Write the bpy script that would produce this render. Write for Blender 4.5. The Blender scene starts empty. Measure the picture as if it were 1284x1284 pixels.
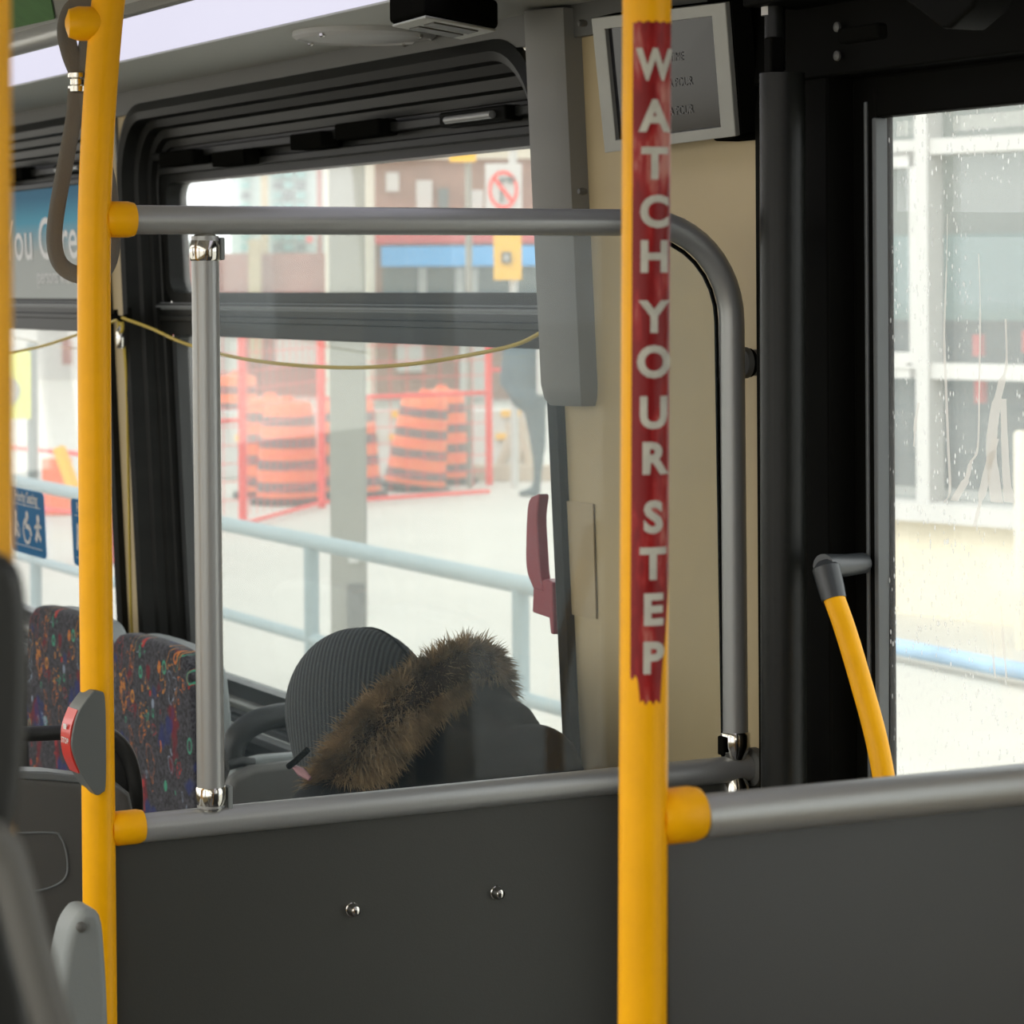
import bpy, bmesh, math, random
from mathutils import Vector, Matrix
rnd = random.Random(7)
SC = bpy.context.scene
COL = SC.collection

# ------------------------------------------------------------------ camera
F = 3450.0; CX = 642.0; CY = 357.0; YAW = math.radians(27.24); ROLL = 0.006
E = 1.61                                    # eye height above the bus floor
FW = Vector((math.sin(YAW), math.cos(YAW), 0)); RT = Vector((math.cos(YAW), -math.sin(YAW), 0)); UP = Vector((0, 0, 1))
EYE = Vector((0, 0, E))
cam_data = bpy.data.cameras.new('camera'); cam = bpy.data.objects.new('camera', cam_data); COL.objects.link(cam)
cam_data.sensor_width = 36; cam_data.lens = F / 1284 * 36
cam_data.shift_y = -(642 - CY) / 1284
cam_data.clip_start = .02; cam_data.clip_end = 500
cam_data.dof.use_dof = True; cam_data.dof.focus_distance = 3.4; cam_data.dof.aperture_fstop = 12.5
cam.matrix_world = Matrix.Translation(EYE) @ Matrix.Rotation(-YAW, 4, 'Z') @ Matrix.Rotation(math.pi/2, 4, 'X') @ Matrix.Rotation(-ROLL, 4, 'Z')
SC.camera = cam
SC.view_settings.view_transform = 'Standard'; SC.view_settings.look = 'None'
SC.view_settings.exposure = 0.0; SC.view_settings.gamma = 1.0
try: SC.view_settings.use_curve_mapping = False
except Exception: pass

# ------------------------------------------------------------------ world
SKY_STRENGTH = 2.6
LAMP_STRENGTH = .90
w = bpy.data.worlds.new('overcast_sky'); SC.world = w; w.use_nodes = True
nt = w.node_tree; bg = nt.nodes['Background']; bg.inputs['Strength'].default_value = SKY_STRENGTH
tc = nt.nodes.new('ShaderNodeTexCoord'); nz = nt.nodes.new('ShaderNodeTexNoise'); nz.inputs['Scale'].default_value = 2.5
rp = nt.nodes.new('ShaderNodeValToRGB'); rp.color_ramp.elements[0].color = (.88, .92, .96, 1); rp.color_ramp.elements[1].color = (1, .985, .95, 1)
rp.color_ramp.elements[0].position = .35; rp.color_ramp.elements[1].position = .65
nt.links.new(tc.outputs['Generated'], nz.inputs['Vector']); nt.links.new(nz.outputs['Fac'], rp.inputs['Fac']); nt.links.new(rp.outputs['Color'], bg.inputs['Color'])

sun_d = bpy.data.lights.new('sun', 'SUN'); sun = bpy.data.objects.new('sun', sun_d); COL.objects.link(sun)
sun_d.energy = 1.6; sun_d.angle = math.radians(25); sun_d.color = (1, .96, .88)
sun.rotation_euler = (math.radians(38), math.radians(-20), math.radians(-60)); sun.location = (0, 0, 30)

# ------------------------------------------------------------------ pixel rays (all measures come off the photograph)
def ray(px, py):
    dx, dy = px - CX, py - CY
    u = dx * math.cos(ROLL) - dy * math.sin(ROLL); v = dx * math.sin(ROLL) + dy * math.cos(ROLL)
    return FW * F + RT * u - UP * v
def AX(px, py, X): d = ray(px, py); return EYE + d * (X / d.x)
def AY(px, py, Y): d = ray(px, py); return EYE + d * (Y / d.y)
def AZ(px, py, Z): d = ray(px, py); return EYE + d * ((Z - E) / d.z)
def AD(px, py, D): return EYE + ray(px, py) * (D / F)
XW, TUM = 1.90, .045
def WP(y, z, n=0.0): return Vector((XW - TUM * (z - 1.3) - n, y, z))       # a point of the leaning side wall, n into the bus
def WA(px, py, n=0.0):
    d = ray(px, py); t = (XW - n - TUM * (E - 1.3)) / (d.x + TUM * d.z); return EYE + d * t

# ------------------------------------------------------------------ materials
def mat(name, col, rough=.5, metal=0.0, bump=0.0, bscale=40, var=0.0, vscale=6, coat=0, spec=.5, stretch=(1, 1, 1)):
    m = bpy.data.materials.new(name); m.use_nodes = True; t = m.node_tree; b = t.nodes['Principled BSDF']
    b.inputs['Base Color'].default_value = (*col, 1); b.inputs['Roughness'].default_value = rough; b.inputs['Metallic'].default_value = metal
    b.inputs['Coat Weight'].default_value = coat; b.inputs['Specular IOR Level'].default_value = spec
    c = t.nodes.new('ShaderNodeTexCoord'); mp = t.nodes.new('ShaderNodeMapping'); mp.inputs['Scale'].default_value = stretch
    t.links.new(c.outputs['Object'], mp.inputs['Vector'])
    if var:
        n = t.nodes.new('ShaderNodeTexNoise'); n.inputs['Scale'].default_value = vscale; n.inputs['Detail'].default_value = 6
        t.links.new(mp.outputs['Vector'], n.inputs['Vector'])
        r = t.nodes.new('ShaderNodeValToRGB')
        r.color_ramp.elements[0].position = .3; r.color_ramp.elements[1].position = .7
        r.color_ramp.elements[0].color = (*[x * (1 - var) for x in col], 1); r.color_ramp.elements[1].color = (*[min(1, x * (1 + var)) for x in col], 1)
        t.links.new(n.outputs['Fac'], r.inputs['Fac']); t.links.new(r.outputs['Color'], b.inputs['Base Color'])
    if bump:
        n2 = t.nodes.new('ShaderNodeTexNoise'); n2.inputs['Scale'].default_value = bscale; n2.inputs['Detail'].default_value = 4
        t.links.new(mp.outputs['Vector'], n2.inputs['Vector'])
        bp = t.nodes.new('ShaderNodeBump'); bp.inputs['Strength'].default_value = bump; bp.inputs['Distance'].default_value = .002
        t.links.new(n2.outputs['Fac'], bp.inputs['Height']); t.links.new(bp.outputs['Normal'], b.inputs['Normal'])
    return m
def srgb(r, g, b):
    f = lambda c: (c / 255 / 12.92) if c / 255 <= .04045 else ((c / 255 + .055) / 1.055) ** 2.4
    return (f(r), f(g), f(b))
def glass(name, tint=(.95, .97, .97), haze=0.0, gloss=.08, rough=.02, hazecol=(.8, .8, .78), scratch_veil=False, fwd=0.0):
    m = bpy.data.materials.new(name); m.use_nodes = True; t = m.node_tree; t.nodes.clear()
    out = t.nodes.new('ShaderNodeOutputMaterial'); tr = t.nodes.new('ShaderNodeBsdfTransparent'); tr.inputs[0].default_value = (*tint, 1)
    gl = t.nodes.new('ShaderNodeBsdfGlossy'); gl.inputs['Roughness'].default_value = rough
    fr = t.nodes.new('ShaderNodeLayerWeight'); fr.inputs['Blend'].default_value = .5
    pw = t.nodes.new('ShaderNodeMath'); pw.operation = 'POWER'; pw.inputs[1].default_value = 5; t.links.new(fr.outputs['Facing'], pw.inputs[0])
    mu = t.nodes.new('ShaderNodeMath'); mu.operation = 'MULTIPLY_ADD'; mu.inputs[1].default_value = .9; mu.inputs[2].default_value = gloss * .4
    t.links.new(pw.outputs[0], mu.inputs[0])
    m1 = t.nodes.new('ShaderNodeMixShader'); t.links.new(mu.outputs[0], m1.inputs[0]); t.links.new(tr.outputs[0], m1.inputs[1]); t.links.new(gl.outputs[0], m1.inputs[2])
    last = m1
    if haze:
        di = t.nodes.new('ShaderNodeBsdfDiffuse'); di.inputs[0].default_value = (*hazecol, 1)
        tl = t.nodes.new('ShaderNodeBsdfTranslucent'); tl.inputs[0].default_value = (*hazecol, 1)
        ad = t.nodes.new('ShaderNodeMixShader'); ad.inputs[0].default_value = .5
        t.links.new(di.outputs[0], ad.inputs[1]); t.links.new(tl.outputs[0], ad.inputs[2])
        m2 = t.nodes.new('ShaderNodeMixShader'); m2.inputs[0].default_value = haze
        if scratch_veil:
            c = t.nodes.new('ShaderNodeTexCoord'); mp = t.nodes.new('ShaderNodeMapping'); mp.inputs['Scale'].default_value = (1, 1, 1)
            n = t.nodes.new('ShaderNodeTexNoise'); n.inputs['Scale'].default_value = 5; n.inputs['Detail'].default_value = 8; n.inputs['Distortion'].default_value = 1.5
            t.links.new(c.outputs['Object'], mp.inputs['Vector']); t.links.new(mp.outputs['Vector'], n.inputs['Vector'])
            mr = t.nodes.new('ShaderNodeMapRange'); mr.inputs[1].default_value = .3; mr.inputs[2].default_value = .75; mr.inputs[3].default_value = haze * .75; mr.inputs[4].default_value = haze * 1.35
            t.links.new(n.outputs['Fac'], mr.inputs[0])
            sx_ = t.nodes.new('ShaderNodeSeparateXYZ'); t.links.new(c.outputs['Object'], sx_.inputs[0])      # reflection veil painted into the haze, stronger towards the top
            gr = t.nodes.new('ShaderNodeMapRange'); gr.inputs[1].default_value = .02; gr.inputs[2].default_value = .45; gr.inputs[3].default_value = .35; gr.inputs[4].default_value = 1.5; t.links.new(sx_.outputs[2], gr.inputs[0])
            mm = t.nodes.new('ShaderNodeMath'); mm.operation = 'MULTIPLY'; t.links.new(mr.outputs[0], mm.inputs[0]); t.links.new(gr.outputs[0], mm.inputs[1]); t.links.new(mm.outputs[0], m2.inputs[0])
        if fwd:
            rf = t.nodes.new('ShaderNodeBsdfRefraction'); rf.inputs['IOR'].default_value = 1.0; rf.inputs['Roughness'].default_value = .42; rf.inputs[0].default_value = (.92, .95, .96, 1)
            m3 = t.nodes.new('ShaderNodeMixShader'); m3.inputs[0].default_value = fwd; t.links.new(m1.outputs[0], m3.inputs[1]); t.links.new(rf.outputs[0], m3.inputs[2]); m1 = m3
        t.links.new(m1.outputs[0], m2.inputs[1]); t.links.new(ad.outputs[0], m2.inputs[2]); last = m2
    t.links.new(last.outputs[0], out.inputs[0]); return m
def dirty_glass(name):
    m = glass(name, haze=.03, gloss=.07); t = m.node_tree
    mix = [n for n in t.nodes if n.type == 'MIX_SHADER' and abs(n.inputs[0].default_value - .03) < 1e-5][0]
    c = t.nodes.new('ShaderNodeTexCoord'); mp = t.nodes.new('ShaderNodeMapping'); mp.inputs['Scale'].default_value = (1, 1, .42)
    t.links.new(c.outputs['Object'], mp.inputs['Vector'])
    v = t.nodes.new('ShaderNodeTexVoronoi'); v.inputs['Scale'].default_value = 130; v.inputs['Randomness'].default_value = 1
    t.links.new(mp.outputs['Vector'], v.inputs['Vector'])
    lt = t.nodes.new('ShaderNodeMapRange'); lt.inputs[1].default_value = .22; lt.inputs[2].default_value = .12; lt.inputs[3].default_value = 0; lt.inputs[4].default_value = 1
    t.links.new(v.outputs['Distance'], lt.inputs[0])
    sep = t.nodes.new('ShaderNodeSeparateColor'); t.links.new(v.outputs['Color'], sep.inputs[0])
    gt = t.nodes.new('ShaderNodeMath'); gt.operation = 'GREATER_THAN'; gt.inputs[1].default_value = .42; t.links.new(sep.outputs[0], gt.inputs[0])
    n = t.nodes.new('ShaderNodeTexNoise'); n.inputs['Scale'].default_value = 9; t.links.new(c.outputs['Object'], n.inputs['Vector'])
    mr = t.nodes.new('ShaderNodeMapRange'); mr.inputs[1].default_value = .42; mr.inputs[2].default_value = .6; mr.inputs[3].default_value = .1; mr.inputs[4].default_value = .9
    t.links.new(n.outputs['Fac'], mr.inputs[0])
    a = t.nodes.new('ShaderNodeMath'); a.operation = 'MULTIPLY'; t.links.new(lt.outputs[0], a.inputs[0]); t.links.new(gt.outputs[0], a.inputs[1])
    b = t.nodes.new('ShaderNodeMath'); b.operation = 'MULTIPLY_ADD'; b.inputs[2].default_value = .09; t.links.new(a.outputs[0], b.inputs[0]); t.links.new(mr.outputs[0], b.inputs[1])
    t.links.new(b.outputs[0], mix.inputs[0])
    return m
def emis(name, col, s):
    m = bpy.data.materials.new(name); m.use_nodes = True; b = m.node_tree.nodes['Principled BSDF']
    b.inputs['Base Color'].default_value = (.02, .02, .02, 1); b.inputs['Specular IOR Level'].default_value = .1; b.inputs['Emission Color'].default_value = (*col, 1); b.inputs['Emission Strength'].default_value = s; return m
def fabric(name):
    m = bpy.data.materials.new(name); m.use_nodes = True; t = m.node_tree; b = t.nodes['Principled BSDF']; b.inputs['Roughness'].default_value = .95
    b.inputs['Sheen Weight'].default_value = .05
    c = t.nodes.new('ShaderNodeTexCoord'); L = t.links.new
    n = t.nodes.new('ShaderNodeTexNoise'); n.inputs['Scale'].default_value = 190; n.inputs['Detail'].default_value = 3; L(c.outputs['Object'], n.inputs['Vector'])
    r = t.nodes.new('ShaderNodeValToRGB'); e = r.color_ramp.elements; e[0].position = .38; e[0].color = (.010, .010, .013, 1); e[1].position = .66; e[1].color = (.07, .07, .08, 1); L(n.outputs['Fac'], r.inputs['Fac'])
    last = r.outputs['Color']
    def mixin(fac, col):
        nonlocal last
        x = t.nodes.new('ShaderNodeMix'); x.data_type = 'RGBA'; L(fac, x.inputs[0]); L(last, x.inputs[6])
        if isinstance(col, tuple): x.inputs[7].default_value = (*col, 1)
        else: L(col, x.inputs[7])
        last = x.outputs[2]
    for sc, off, col, lo in ((13, 3.1, (.16, .005, .012), .60), (10, 9.7, (.012, .025, .13), .60)):
        mp = t.nodes.new('ShaderNodeMapping'); mp.inputs['Location'].default_value = (off, off, off); L(c.outputs['Object'], mp.inputs['Vector'])
        q = t.nodes.new('ShaderNodeTexNoise'); q.inputs['Scale'].default_value = sc; L(mp.outputs['Vector'], q.inputs['Vector'])
        s = t.nodes.new('ShaderNodeMapRange'); s.inputs[1].default_value = lo; s.inputs[2].default_value = lo + .05; s.inputs[4].default_value = .75; L(q.outputs['Fac'], s.inputs[0]); mixin(s.outputs[0], col)
    for sc, dist, r0, r1, sel, off in ((24, .0, .22, .40, .40, 0), (15, .09, .30, .40, .30, 5.3), (19, .10, .28, .38, .40, 2.1)):
        mp = t.nodes.new('ShaderNodeMapping'); mp.inputs['Location'].default_value = (off, off, off); mp.inputs['Scale'].default_value = (.05, 1, .8); L(c.outputs['Object'], mp.inputs['Vector'])
        src = mp.outputs['Vector']
        if dist:
            nn = t.nodes.new('ShaderNodeTexNoise'); nn.inputs['Scale'].default_value = 30; L(src, nn.inputs['Vector'])
            vm = t.nodes.new('ShaderNodeVectorMath'); vm.operation = 'MULTIPLY_ADD'; vm.inputs[1].default_value = (dist,) * 3; L(nn.outputs['Color'], vm.inputs[0]); L(src, vm.inputs[2]); src = vm.outputs[0]
        v = t.nodes.new('ShaderNodeTexVoronoi'); v.inputs['Scale'].default_value = sc; L(src, v.inputs['Vector'])
        g1 = t.nodes.new('ShaderNodeMath'); g1.operation = 'COMPARE'; g1.inputs[1].default_value = (r0 + r1) / 2; g1.inputs[2].default_value = (r1 - r0) / 5.5; L(v.outputs['Distance'], g1.inputs[0])
        sp = t.nodes.new('ShaderNodeSeparateColor'); L(v.outputs['Color'], sp.inputs[0])
        g2 = t.nodes.new('ShaderNodeMath'); g2.operation = 'GREATER_THAN'; g2.inputs[1].default_value = sel; L(sp.outputs[0], g2.inputs[0])
        pr = t.nodes.new('ShaderNodeMath'); pr.operation = 'MULTIPLY'; L(g1.outputs[0], pr.inputs[0]); L(g2.outputs[0], pr.inputs[1])
        cr = t.nodes.new('ShaderNodeValToRGB'); cr.color_ramp.interpolation = 'CONSTANT'; e = cr.color_ramp.elements
        e[0].color = (.50, .20, .03, 1); e[1].position = .8; e[1].color = (.05, .28, .17, 1)
        for p_, c_ in ((.3, (.22, .27, .34)), (.5, (.50, .15, .03)), (.65, (.38, .03, .03))):
            k = e.new(p_); k.color = (*c_, 1)
        L(sp.outputs[1], cr.inputs['Fac']); mixin(pr.outputs[0], cr.outputs['Color'])
    L(last, b.inputs['Base Color']); return m

M = {}
M['yellow'] = mat('yellow_powder_coat', (.92, .43, .0), .40, var=.04, vscale=30, bump=.05, bscale=200, spec=.22)
M['steel'] = mat('brushed_grey_tube', (.34, .345, .335), .34, .40, bump=.06, bscale=300, stretch=(1, 1, .2))
M['chrome'] = mat('chrome_fitting', (.62, .60, .55), .14, 1)
M['panel'] = mat('dark_grey_laminate', (.042, .043, .037), .45, bump=.08, bscale=500, var=.06, vscale=3)
M['panel2'] = mat('dark_blue_grey_laminate', (.045, .048, .049), .38, bump=.08, bscale=500, var=.06, vscale=3)
M['cream'] = mat('cream_wall_panel', srgb(178, 160, 122), .55, var=.05, vscale=5, bump=.05, bscale=300)
M['pillar'] = mat('grey_pillar_cover', (.20, .198, .18), .55, bump=.1, bscale=400)
M['soffit'] = mat('grey_soffit_panel', (.42, .43, .39), .55, bump=.05, bscale=300)
M['ceil'] = mat('pale_ceiling_panel', (.50, .50, .48), .6, bump=.05)
M['band'] = mat('dark_grey_band', (.10, .10, .09), .55)
M['black'] = mat('black_rubber', (.006, .006, .005), .7, bump=.1, bscale=200, spec=.0)
M['blackgloss'] = mat('black_frame_paint', (.006, .006, .005), .55, bump=.05, bscale=150, spec=.02)
M['frame'] = mat('window_frame_aluminium', (.010, .0105, .009), .40, 0, var=.2, vscale=8, stretch=(1, .15, 3), spec=.16)
M['gasket'] = mat('window_gasket', (.012, .013, .013), .5, spec=.1)
M['jamb'] = mat('dark_grey_inner_frame', (.045, .048, .047), .4, spec=.3)
M['rubberpost'] = mat('satin_black_post', (.009, .0095, .008), .36, bump=.15, bscale=150, var=.15, vscale=10, spec=.22)
M['greystrip'] = mat('grey_seal_strip', (.13, .14, .14), .45)
M['floor'] = mat('bus_floor_vinyl', (.07, .07, .075), .6, var=.25, vscale=90)
M['strap'] = mat('grey_webbing_strap', (.16, .158, .145), .7, bump=.3, bscale=400)
M['red'] = mat('red_plastic', (.55, .03, .02), .35, coat=.3)
M['redhandle'] = mat('red_release_handle', (.30, .03, .05), .4)
M['white'] = mat('white_print', (.62, .60, .56), .6)
M['letter'] = mat('worn_white_lettering', (.50, .49, .42), .65, var=.12, vscale=80)
M['blue'] = mat('blue_sticker', (.0, .115, .27), .5, spec=.2)
M['seatshell'] = mat('grey_seat_shell', (.10, .098, .09), .5, bump=.1, bscale=300)
M['seatlight'] = mat('light_grey_seat_shell', (.22, .24, .235), .5, bump=.1, bscale=300)
M['seatdark'] = mat('dark_seat_plastic', (.018, .019, .018), .45, bump=.1, bscale=200)
M['rim'] = mat('seat_edge_trim', (.16, .17, .17), .35)
M['fabric'] = fabric('patterned_seat_moquette')
M['cord'] = mat('yellow_bell_cord', (.50, .36, .04), .5)
M['glass'] = glass('bus_window_glass', haze=.15)
M['plexi'] = glass('scratched_acrylic_veil', haze=.036, fwd=.06, gloss=.05, scratch_veil=True, tint=(.97, .98, .97), hazecol=(.62, .80, .90))  # bluish haze colour stands for reflections in the screen
M['doorglass'] = dirty_glass('rain_spotted_glass')
M['elbow'] = mat('dark_grey_elbow', (.035, .039, .041), .34)
M['button'] = mat('grey_button_housing', (.105, .115, .11), .42, bump=.05, bscale=400)
M['silver'] = mat('silver_bezel', (.30, .30, .27), .42, .35, var=.06, vscale=10)
M['screen'] = mat('glossy_black_screen', (.012, .012, .014), .14, spec=.35)
M['faint'] = mat('faint_screen_text', (.12, .12, .12), .5)
# red tape on the pole: worn red film with pale scratches
def tape():
    m = mat('worn_red_film', (.33, .006, .008), .42, spec=.3); t = m.node_tree; b = t.nodes['Principled BSDF']; L = t.links.new
    c = t.nodes.new('ShaderNodeTexCoord'); mp = t.nodes.new('ShaderNodeMapping'); mp.inputs['Scale'].default_value = (1, 1, .16); L(c.outputs['Object'], mp.inputs['Vector'])
    n = t.nodes.new('ShaderNodeTexNoise'); n.inputs['Scale'].default_value = 90; n.inputs['Detail'].default_value = 8; n.inputs['Roughness'].default_value = .65; L(mp.outputs['Vector'], n.inputs['Vector'])
    n2 = t.nodes.new('ShaderNodeTexNoise'); n2.inputs['Scale'].default_value = 14; n2.inputs['Detail'].default_value = 3; L(c.outputs['Object'], n2.inputs['Vector'])
    a = t.nodes.new('ShaderNodeMath'); a.operation = 'ADD'; L(n.outputs['Fac'], a.inputs[0]); L(n2.outputs['Fac'], a.inputs[1])
    r = t.nodes.new('ShaderNodeValToRGB'); e = r.color_ramp.elements; e[0].position = .49; e[0].color = (.20, .001, .002, 1); e[1].position = .63; e[1].color = (.50, .20, .16, 1)
    k = e.new(.55); k.color = (.32, .008, .008, 1)
    hf = t.nodes.new('ShaderNodeMath'); hf.operation = 'MULTIPLY'; hf.inputs[1].default_value = .5; L(a.outputs[0], hf.inputs[0])
    L(hf.outputs[0], r.inputs['Fac']); L(r.outputs['Color'], b.inputs['Base Color']); return m
M['tape'] = tape()

# ------------------------------------------------------------------ mesh builder
ORG = {}
class MB:
    def __init__(s): s.v = []; s.f = []
    def add(s, vs, fs):
        k = len(s.v); s.v += [Vector(v) for v in vs]; s.f += [tuple(i + k for i in f) for f in fs]; return s
    def hexa(s, c8):       # bottom 4 then top 4, both counter clockwise
        return s.add(c8, [(3, 2, 1, 0), (4, 5, 6, 7), (0, 1, 5, 4), (1, 2, 6, 5), (2, 3, 7, 6), (3, 0, 4, 7)])
    def box(s, x0, x1, y0, y1, z0, z1):
        return s.hexa([(x0, y0, z0), (x1, y0, z0), (x1, y1, z0), (x0, y1, z0), (x0, y0, z1), (x1, y0, z1), (x1, y1, z1), (x0, y1, z1)])
    def obox(s, c, ax, ay, az, hx, hy, hz):   # oriented box from centre and axes
        c = Vector(c); ax, ay, az = Vector(ax).normalized() * hx, Vector(ay).normalized() * hy, Vector(az).normalized() * hz
        return s.hexa([c - ax - ay - az, c + ax - ay - az, c + ax + ay - az, c - ax + ay - az, c - ax - ay + az, c + ax - ay + az, c + ax + ay + az, c - ax + ay + az])
    def wbox(s, y0, y1, z0, z1, n0, n1):      # box on the leaning side wall
        return s.hexa([WP(y0, z0, n1), WP(y0, z0, n0), WP(y1, z0, n0), WP(y1, z0, n1), WP(y0, z1, n1), WP(y0, z1, n0), WP(y1, z1, n0), WP(y1, z1, n1)])
    def dbox(s, y0, y1, z0, z1, n0, n1):      # box on the upright door plane
        return s.box(XD - n1, XD - n0, y0, y1, z0, z1)
    def tube(s, pts, r, seg=20, caps=True, closed=False, flat=None):
        pts = [Vector(p) for p in pts]; n = len(pts); k = len(s.v)
        rs = r if isinstance(r, (list, tuple)) else [r] * n
        up = None
        for i, p in enumerate(pts):
            a = pts[(i - 1) % n] if (closed or i > 0) else pts[i]; b = pts[(i + 1) % n] if (closed or i < n - 1) else pts[i]
            t = (b - a).normalized()
            if up is None:
                up = Vector((0, 0, 1)) if abs(t.z) < .9 else Vector((0, 1, 0))
                if flat is not None: up = Vector(flat)
            u = (up - t * up.dot(t)).normalized(); up = u; q = t.cross(u)
            for j in range(seg):
                th = 2 * math.pi * j / seg
                if flat is None: s.v.append(p + (u * math.cos(th) + q * math.sin(th)) * rs[i])
                else: s.v.append(p + u * math.cos(th) * rs[i][0] + q * math.sin(th) * rs[i][1])
        m = n if closed else n - 1
        for i in range(m):
            for j in range(seg):
                a0 = k + i * seg; b0 = k + ((i + 1) % n) * seg; j2 = (j + 1) % seg
                s.f.append((a0 + j, a0 + j2, b0 + j2, b0 + j))
        if caps and not closed:
            s.f.append(tuple(k + j for j in reversed(range(seg)))); s.f.append(tuple(k + (n - 1) * seg + j for j in range(seg)))
        return s
    def lathe(s, base, axis, prof, seg=32):   # prof: (radius, height along axis)
        base = Vector(base); a = Vector(axis).normalized(); u = (Vector((0, 0, 1)) if abs(a.z) < .9 else Vector((0, 1, 0))); u = (u - a * u.dot(a)).normalized(); q = a.cross(u); k = len(s.v)
        for r, h in prof:
            for j in range(seg):
                th = 2 * math.pi * j / seg; s.v.append(base + a * h + (u * math.cos(th) + q * math.sin(th)) * max(r, 1e-5))
        for i in range(len(prof) - 1):
            for j in range(seg):
                j2 = (j + 1) % seg; s.f.append((k + i * seg + j, k + i * seg + j2, k + (i + 1) * seg + j2, k + (i + 1) * seg + j))
        s.f.append(tuple(k + j for j in reversed(range(seg)))); s.f.append(tuple(k + (len(prof) - 1) * seg + j for j in range(seg)))
        return s
    def prism(s, pts, d):                     # polygon extruded by vector d
        pts = [Vector(p) for p in pts]; d = Vector(d); n = len(pts); k = len(s.v); s.v += pts + [p + d for p in pts]
        s.f.append(tuple(k + i for i in reversed(range(n)))); s.f.append(tuple(k + n + i for i in range(n)))
        for i in range(n): j = (i + 1) % n; s.f.append((k + i, k + j, k + n + j, k + n + i))
        return s
    def ball(s, c, rx, ry=None, rz=None, seg=20, rot=None):
        ry = ry or rx; rz = rz or rx; c = Vector(c); k = len(s.v); rg = seg // 2
        R = rot or Matrix.Identity(3)
        for i in range(rg + 1):
            ph = math.pi * i / rg
            for j in range(seg):
                th = 2 * math.pi * j / seg; s.v.append(c + R @ Vector((rx * math.sin(ph) * math.cos(th), ry * math.sin(ph) * math.sin(th), rz * math.cos(ph))))
        for i in range(rg):
            for j in range(seg):
                j2 = (j + 1) % seg; s.f.append((k + i * seg + j, k + (i + 1) * seg + j, k + (i + 1) * seg + j2, k + i * seg + j2))
        return s
    def build(s, name, m, parent=None, org=None, bevel=0, smooth=True, remesh=0, sub=0, angle=35, segs=2):
        if parent is not None: o0 = ORG[parent.name]
        elif org is not None: o0 = Vector(org)
        else:
            xs = [v.x for v in s.v]; ys = [v.y for v in s.v]; zs = [v.z for v in s.v]
            o0 = Vector(((min(xs) + max(xs)) / 2, (min(ys) + max(ys)) / 2, min(zs)))
        me = bpy.data.meshes.new(name); me.from_pydata([v - o0 for v in s.v], [], s.f)
        bm = bmesh.new(); bm.from_mesh(me); bmesh.ops.remove_doubles(bm, verts=bm.verts, dist=1e-6); bmesh.ops.recalc_face_normals(bm, faces=bm.faces); bm.to_mesh(me); bm.free()
        me.materials.append(m if not isinstance(m, str) else M[m])
        o = bpy.data.objects.new(name, me); COL.objects.link(o); ORG[o.name] = o0
        if parent is not None: o.parent = parent
        else: o.location = o0
        if smooth:
            me.shade_smooth()
            if not remesh and not bevel: me.set_sharp_from_angle(angle=math.radians(angle))
        if remesh:
            r = o.modifiers.new('remesh', 'REMESH'); r.mode = 'VOXEL'; r.voxel_size = remesh; r.use_smooth_shade = True
            c = o.modifiers.new('smooth', 'SMOOTH'); c.iterations = 6; c.factor = .6
        if bevel:
            b = o.modifiers.new('bevel', 'BEVEL'); b.width = bevel; b.segments = segs; b.limit_method = 'ANGLE'; b.angle_limit = math.radians(40); b.harden_normals = True
        if sub:
            q = o.modifiers.new('sub', 'SUBSURF'); q.levels = sub; q.render_levels = sub
        return o
def tag(o, label=None, cat=None, group=None, kind=None):
    if label: o['label'] = label
    if cat: o['category'] = cat
    if group: o['group'] = group
    if kind: o['kind'] = kind
    return o
def thing(name, loc, label, cat, group=None, kind=None):
    o = bpy.data.objects.new(name, None); COL.objects.link(o); o.location = Vector(loc); o.empty_display_size = .1; ORG[o.name] = Vector(loc)
    return tag(o, label, cat, group, kind)
def struct(name, loc=(0, 0, 0)): return thing(name, loc, None, None, kind='structure')
def copy_tree(o, loc, label=None, rz=None, par=None):
    c = o.copy(); COL.objects.link(c)
    if par is not None: c.parent = par; c.matrix_parent_inverse = o.matrix_parent_inverse
    else:
        c.location = Vector(loc)
        if rz is not None: c.rotation_euler.z = rz
        if label: c['label'] = label
    for ch in [x for x in bpy.data.objects if x.parent == o]: copy_tree(ch, None, par=c)
    return c
def spline(pts, n=12):                        # Catmull-Rom through points
    P = [Vector(p) for p in pts]; P = [P[0] * 2 - P[1]] + P + [P[-1] * 2 - P[-2]]; out = []
    for i in range(1, len(P) - 2):
        a, b, c, d = P[i - 1:i + 3]
        for j in range(n):
            t = j / n; out.append(.5 * ((2 * b) + (c - a) * t + (2 * a - 5 * b + 4 * c - d) * t * t + (3 * b - a - 3 * c + d) * t ** 3))
    out.append(P[-2]); return out
def rrect(x0, x1, y0, y1, r, n=8):            # rounded rectangle, 2-D, counter clockwise
    out = []
    for cx, cy, a0 in ((x1 - r, y1 - r, 0), (x0 + r, y1 - r, 90), (x0 + r, y0 + r, 180), (x1 - r, y0 + r, 270)):
        for i in range(n + 1):
            a = math.radians(a0 + 90 * i / n); out.append((cx + r * math.cos(a), cy + r * math.sin(a)))
    return out
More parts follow.
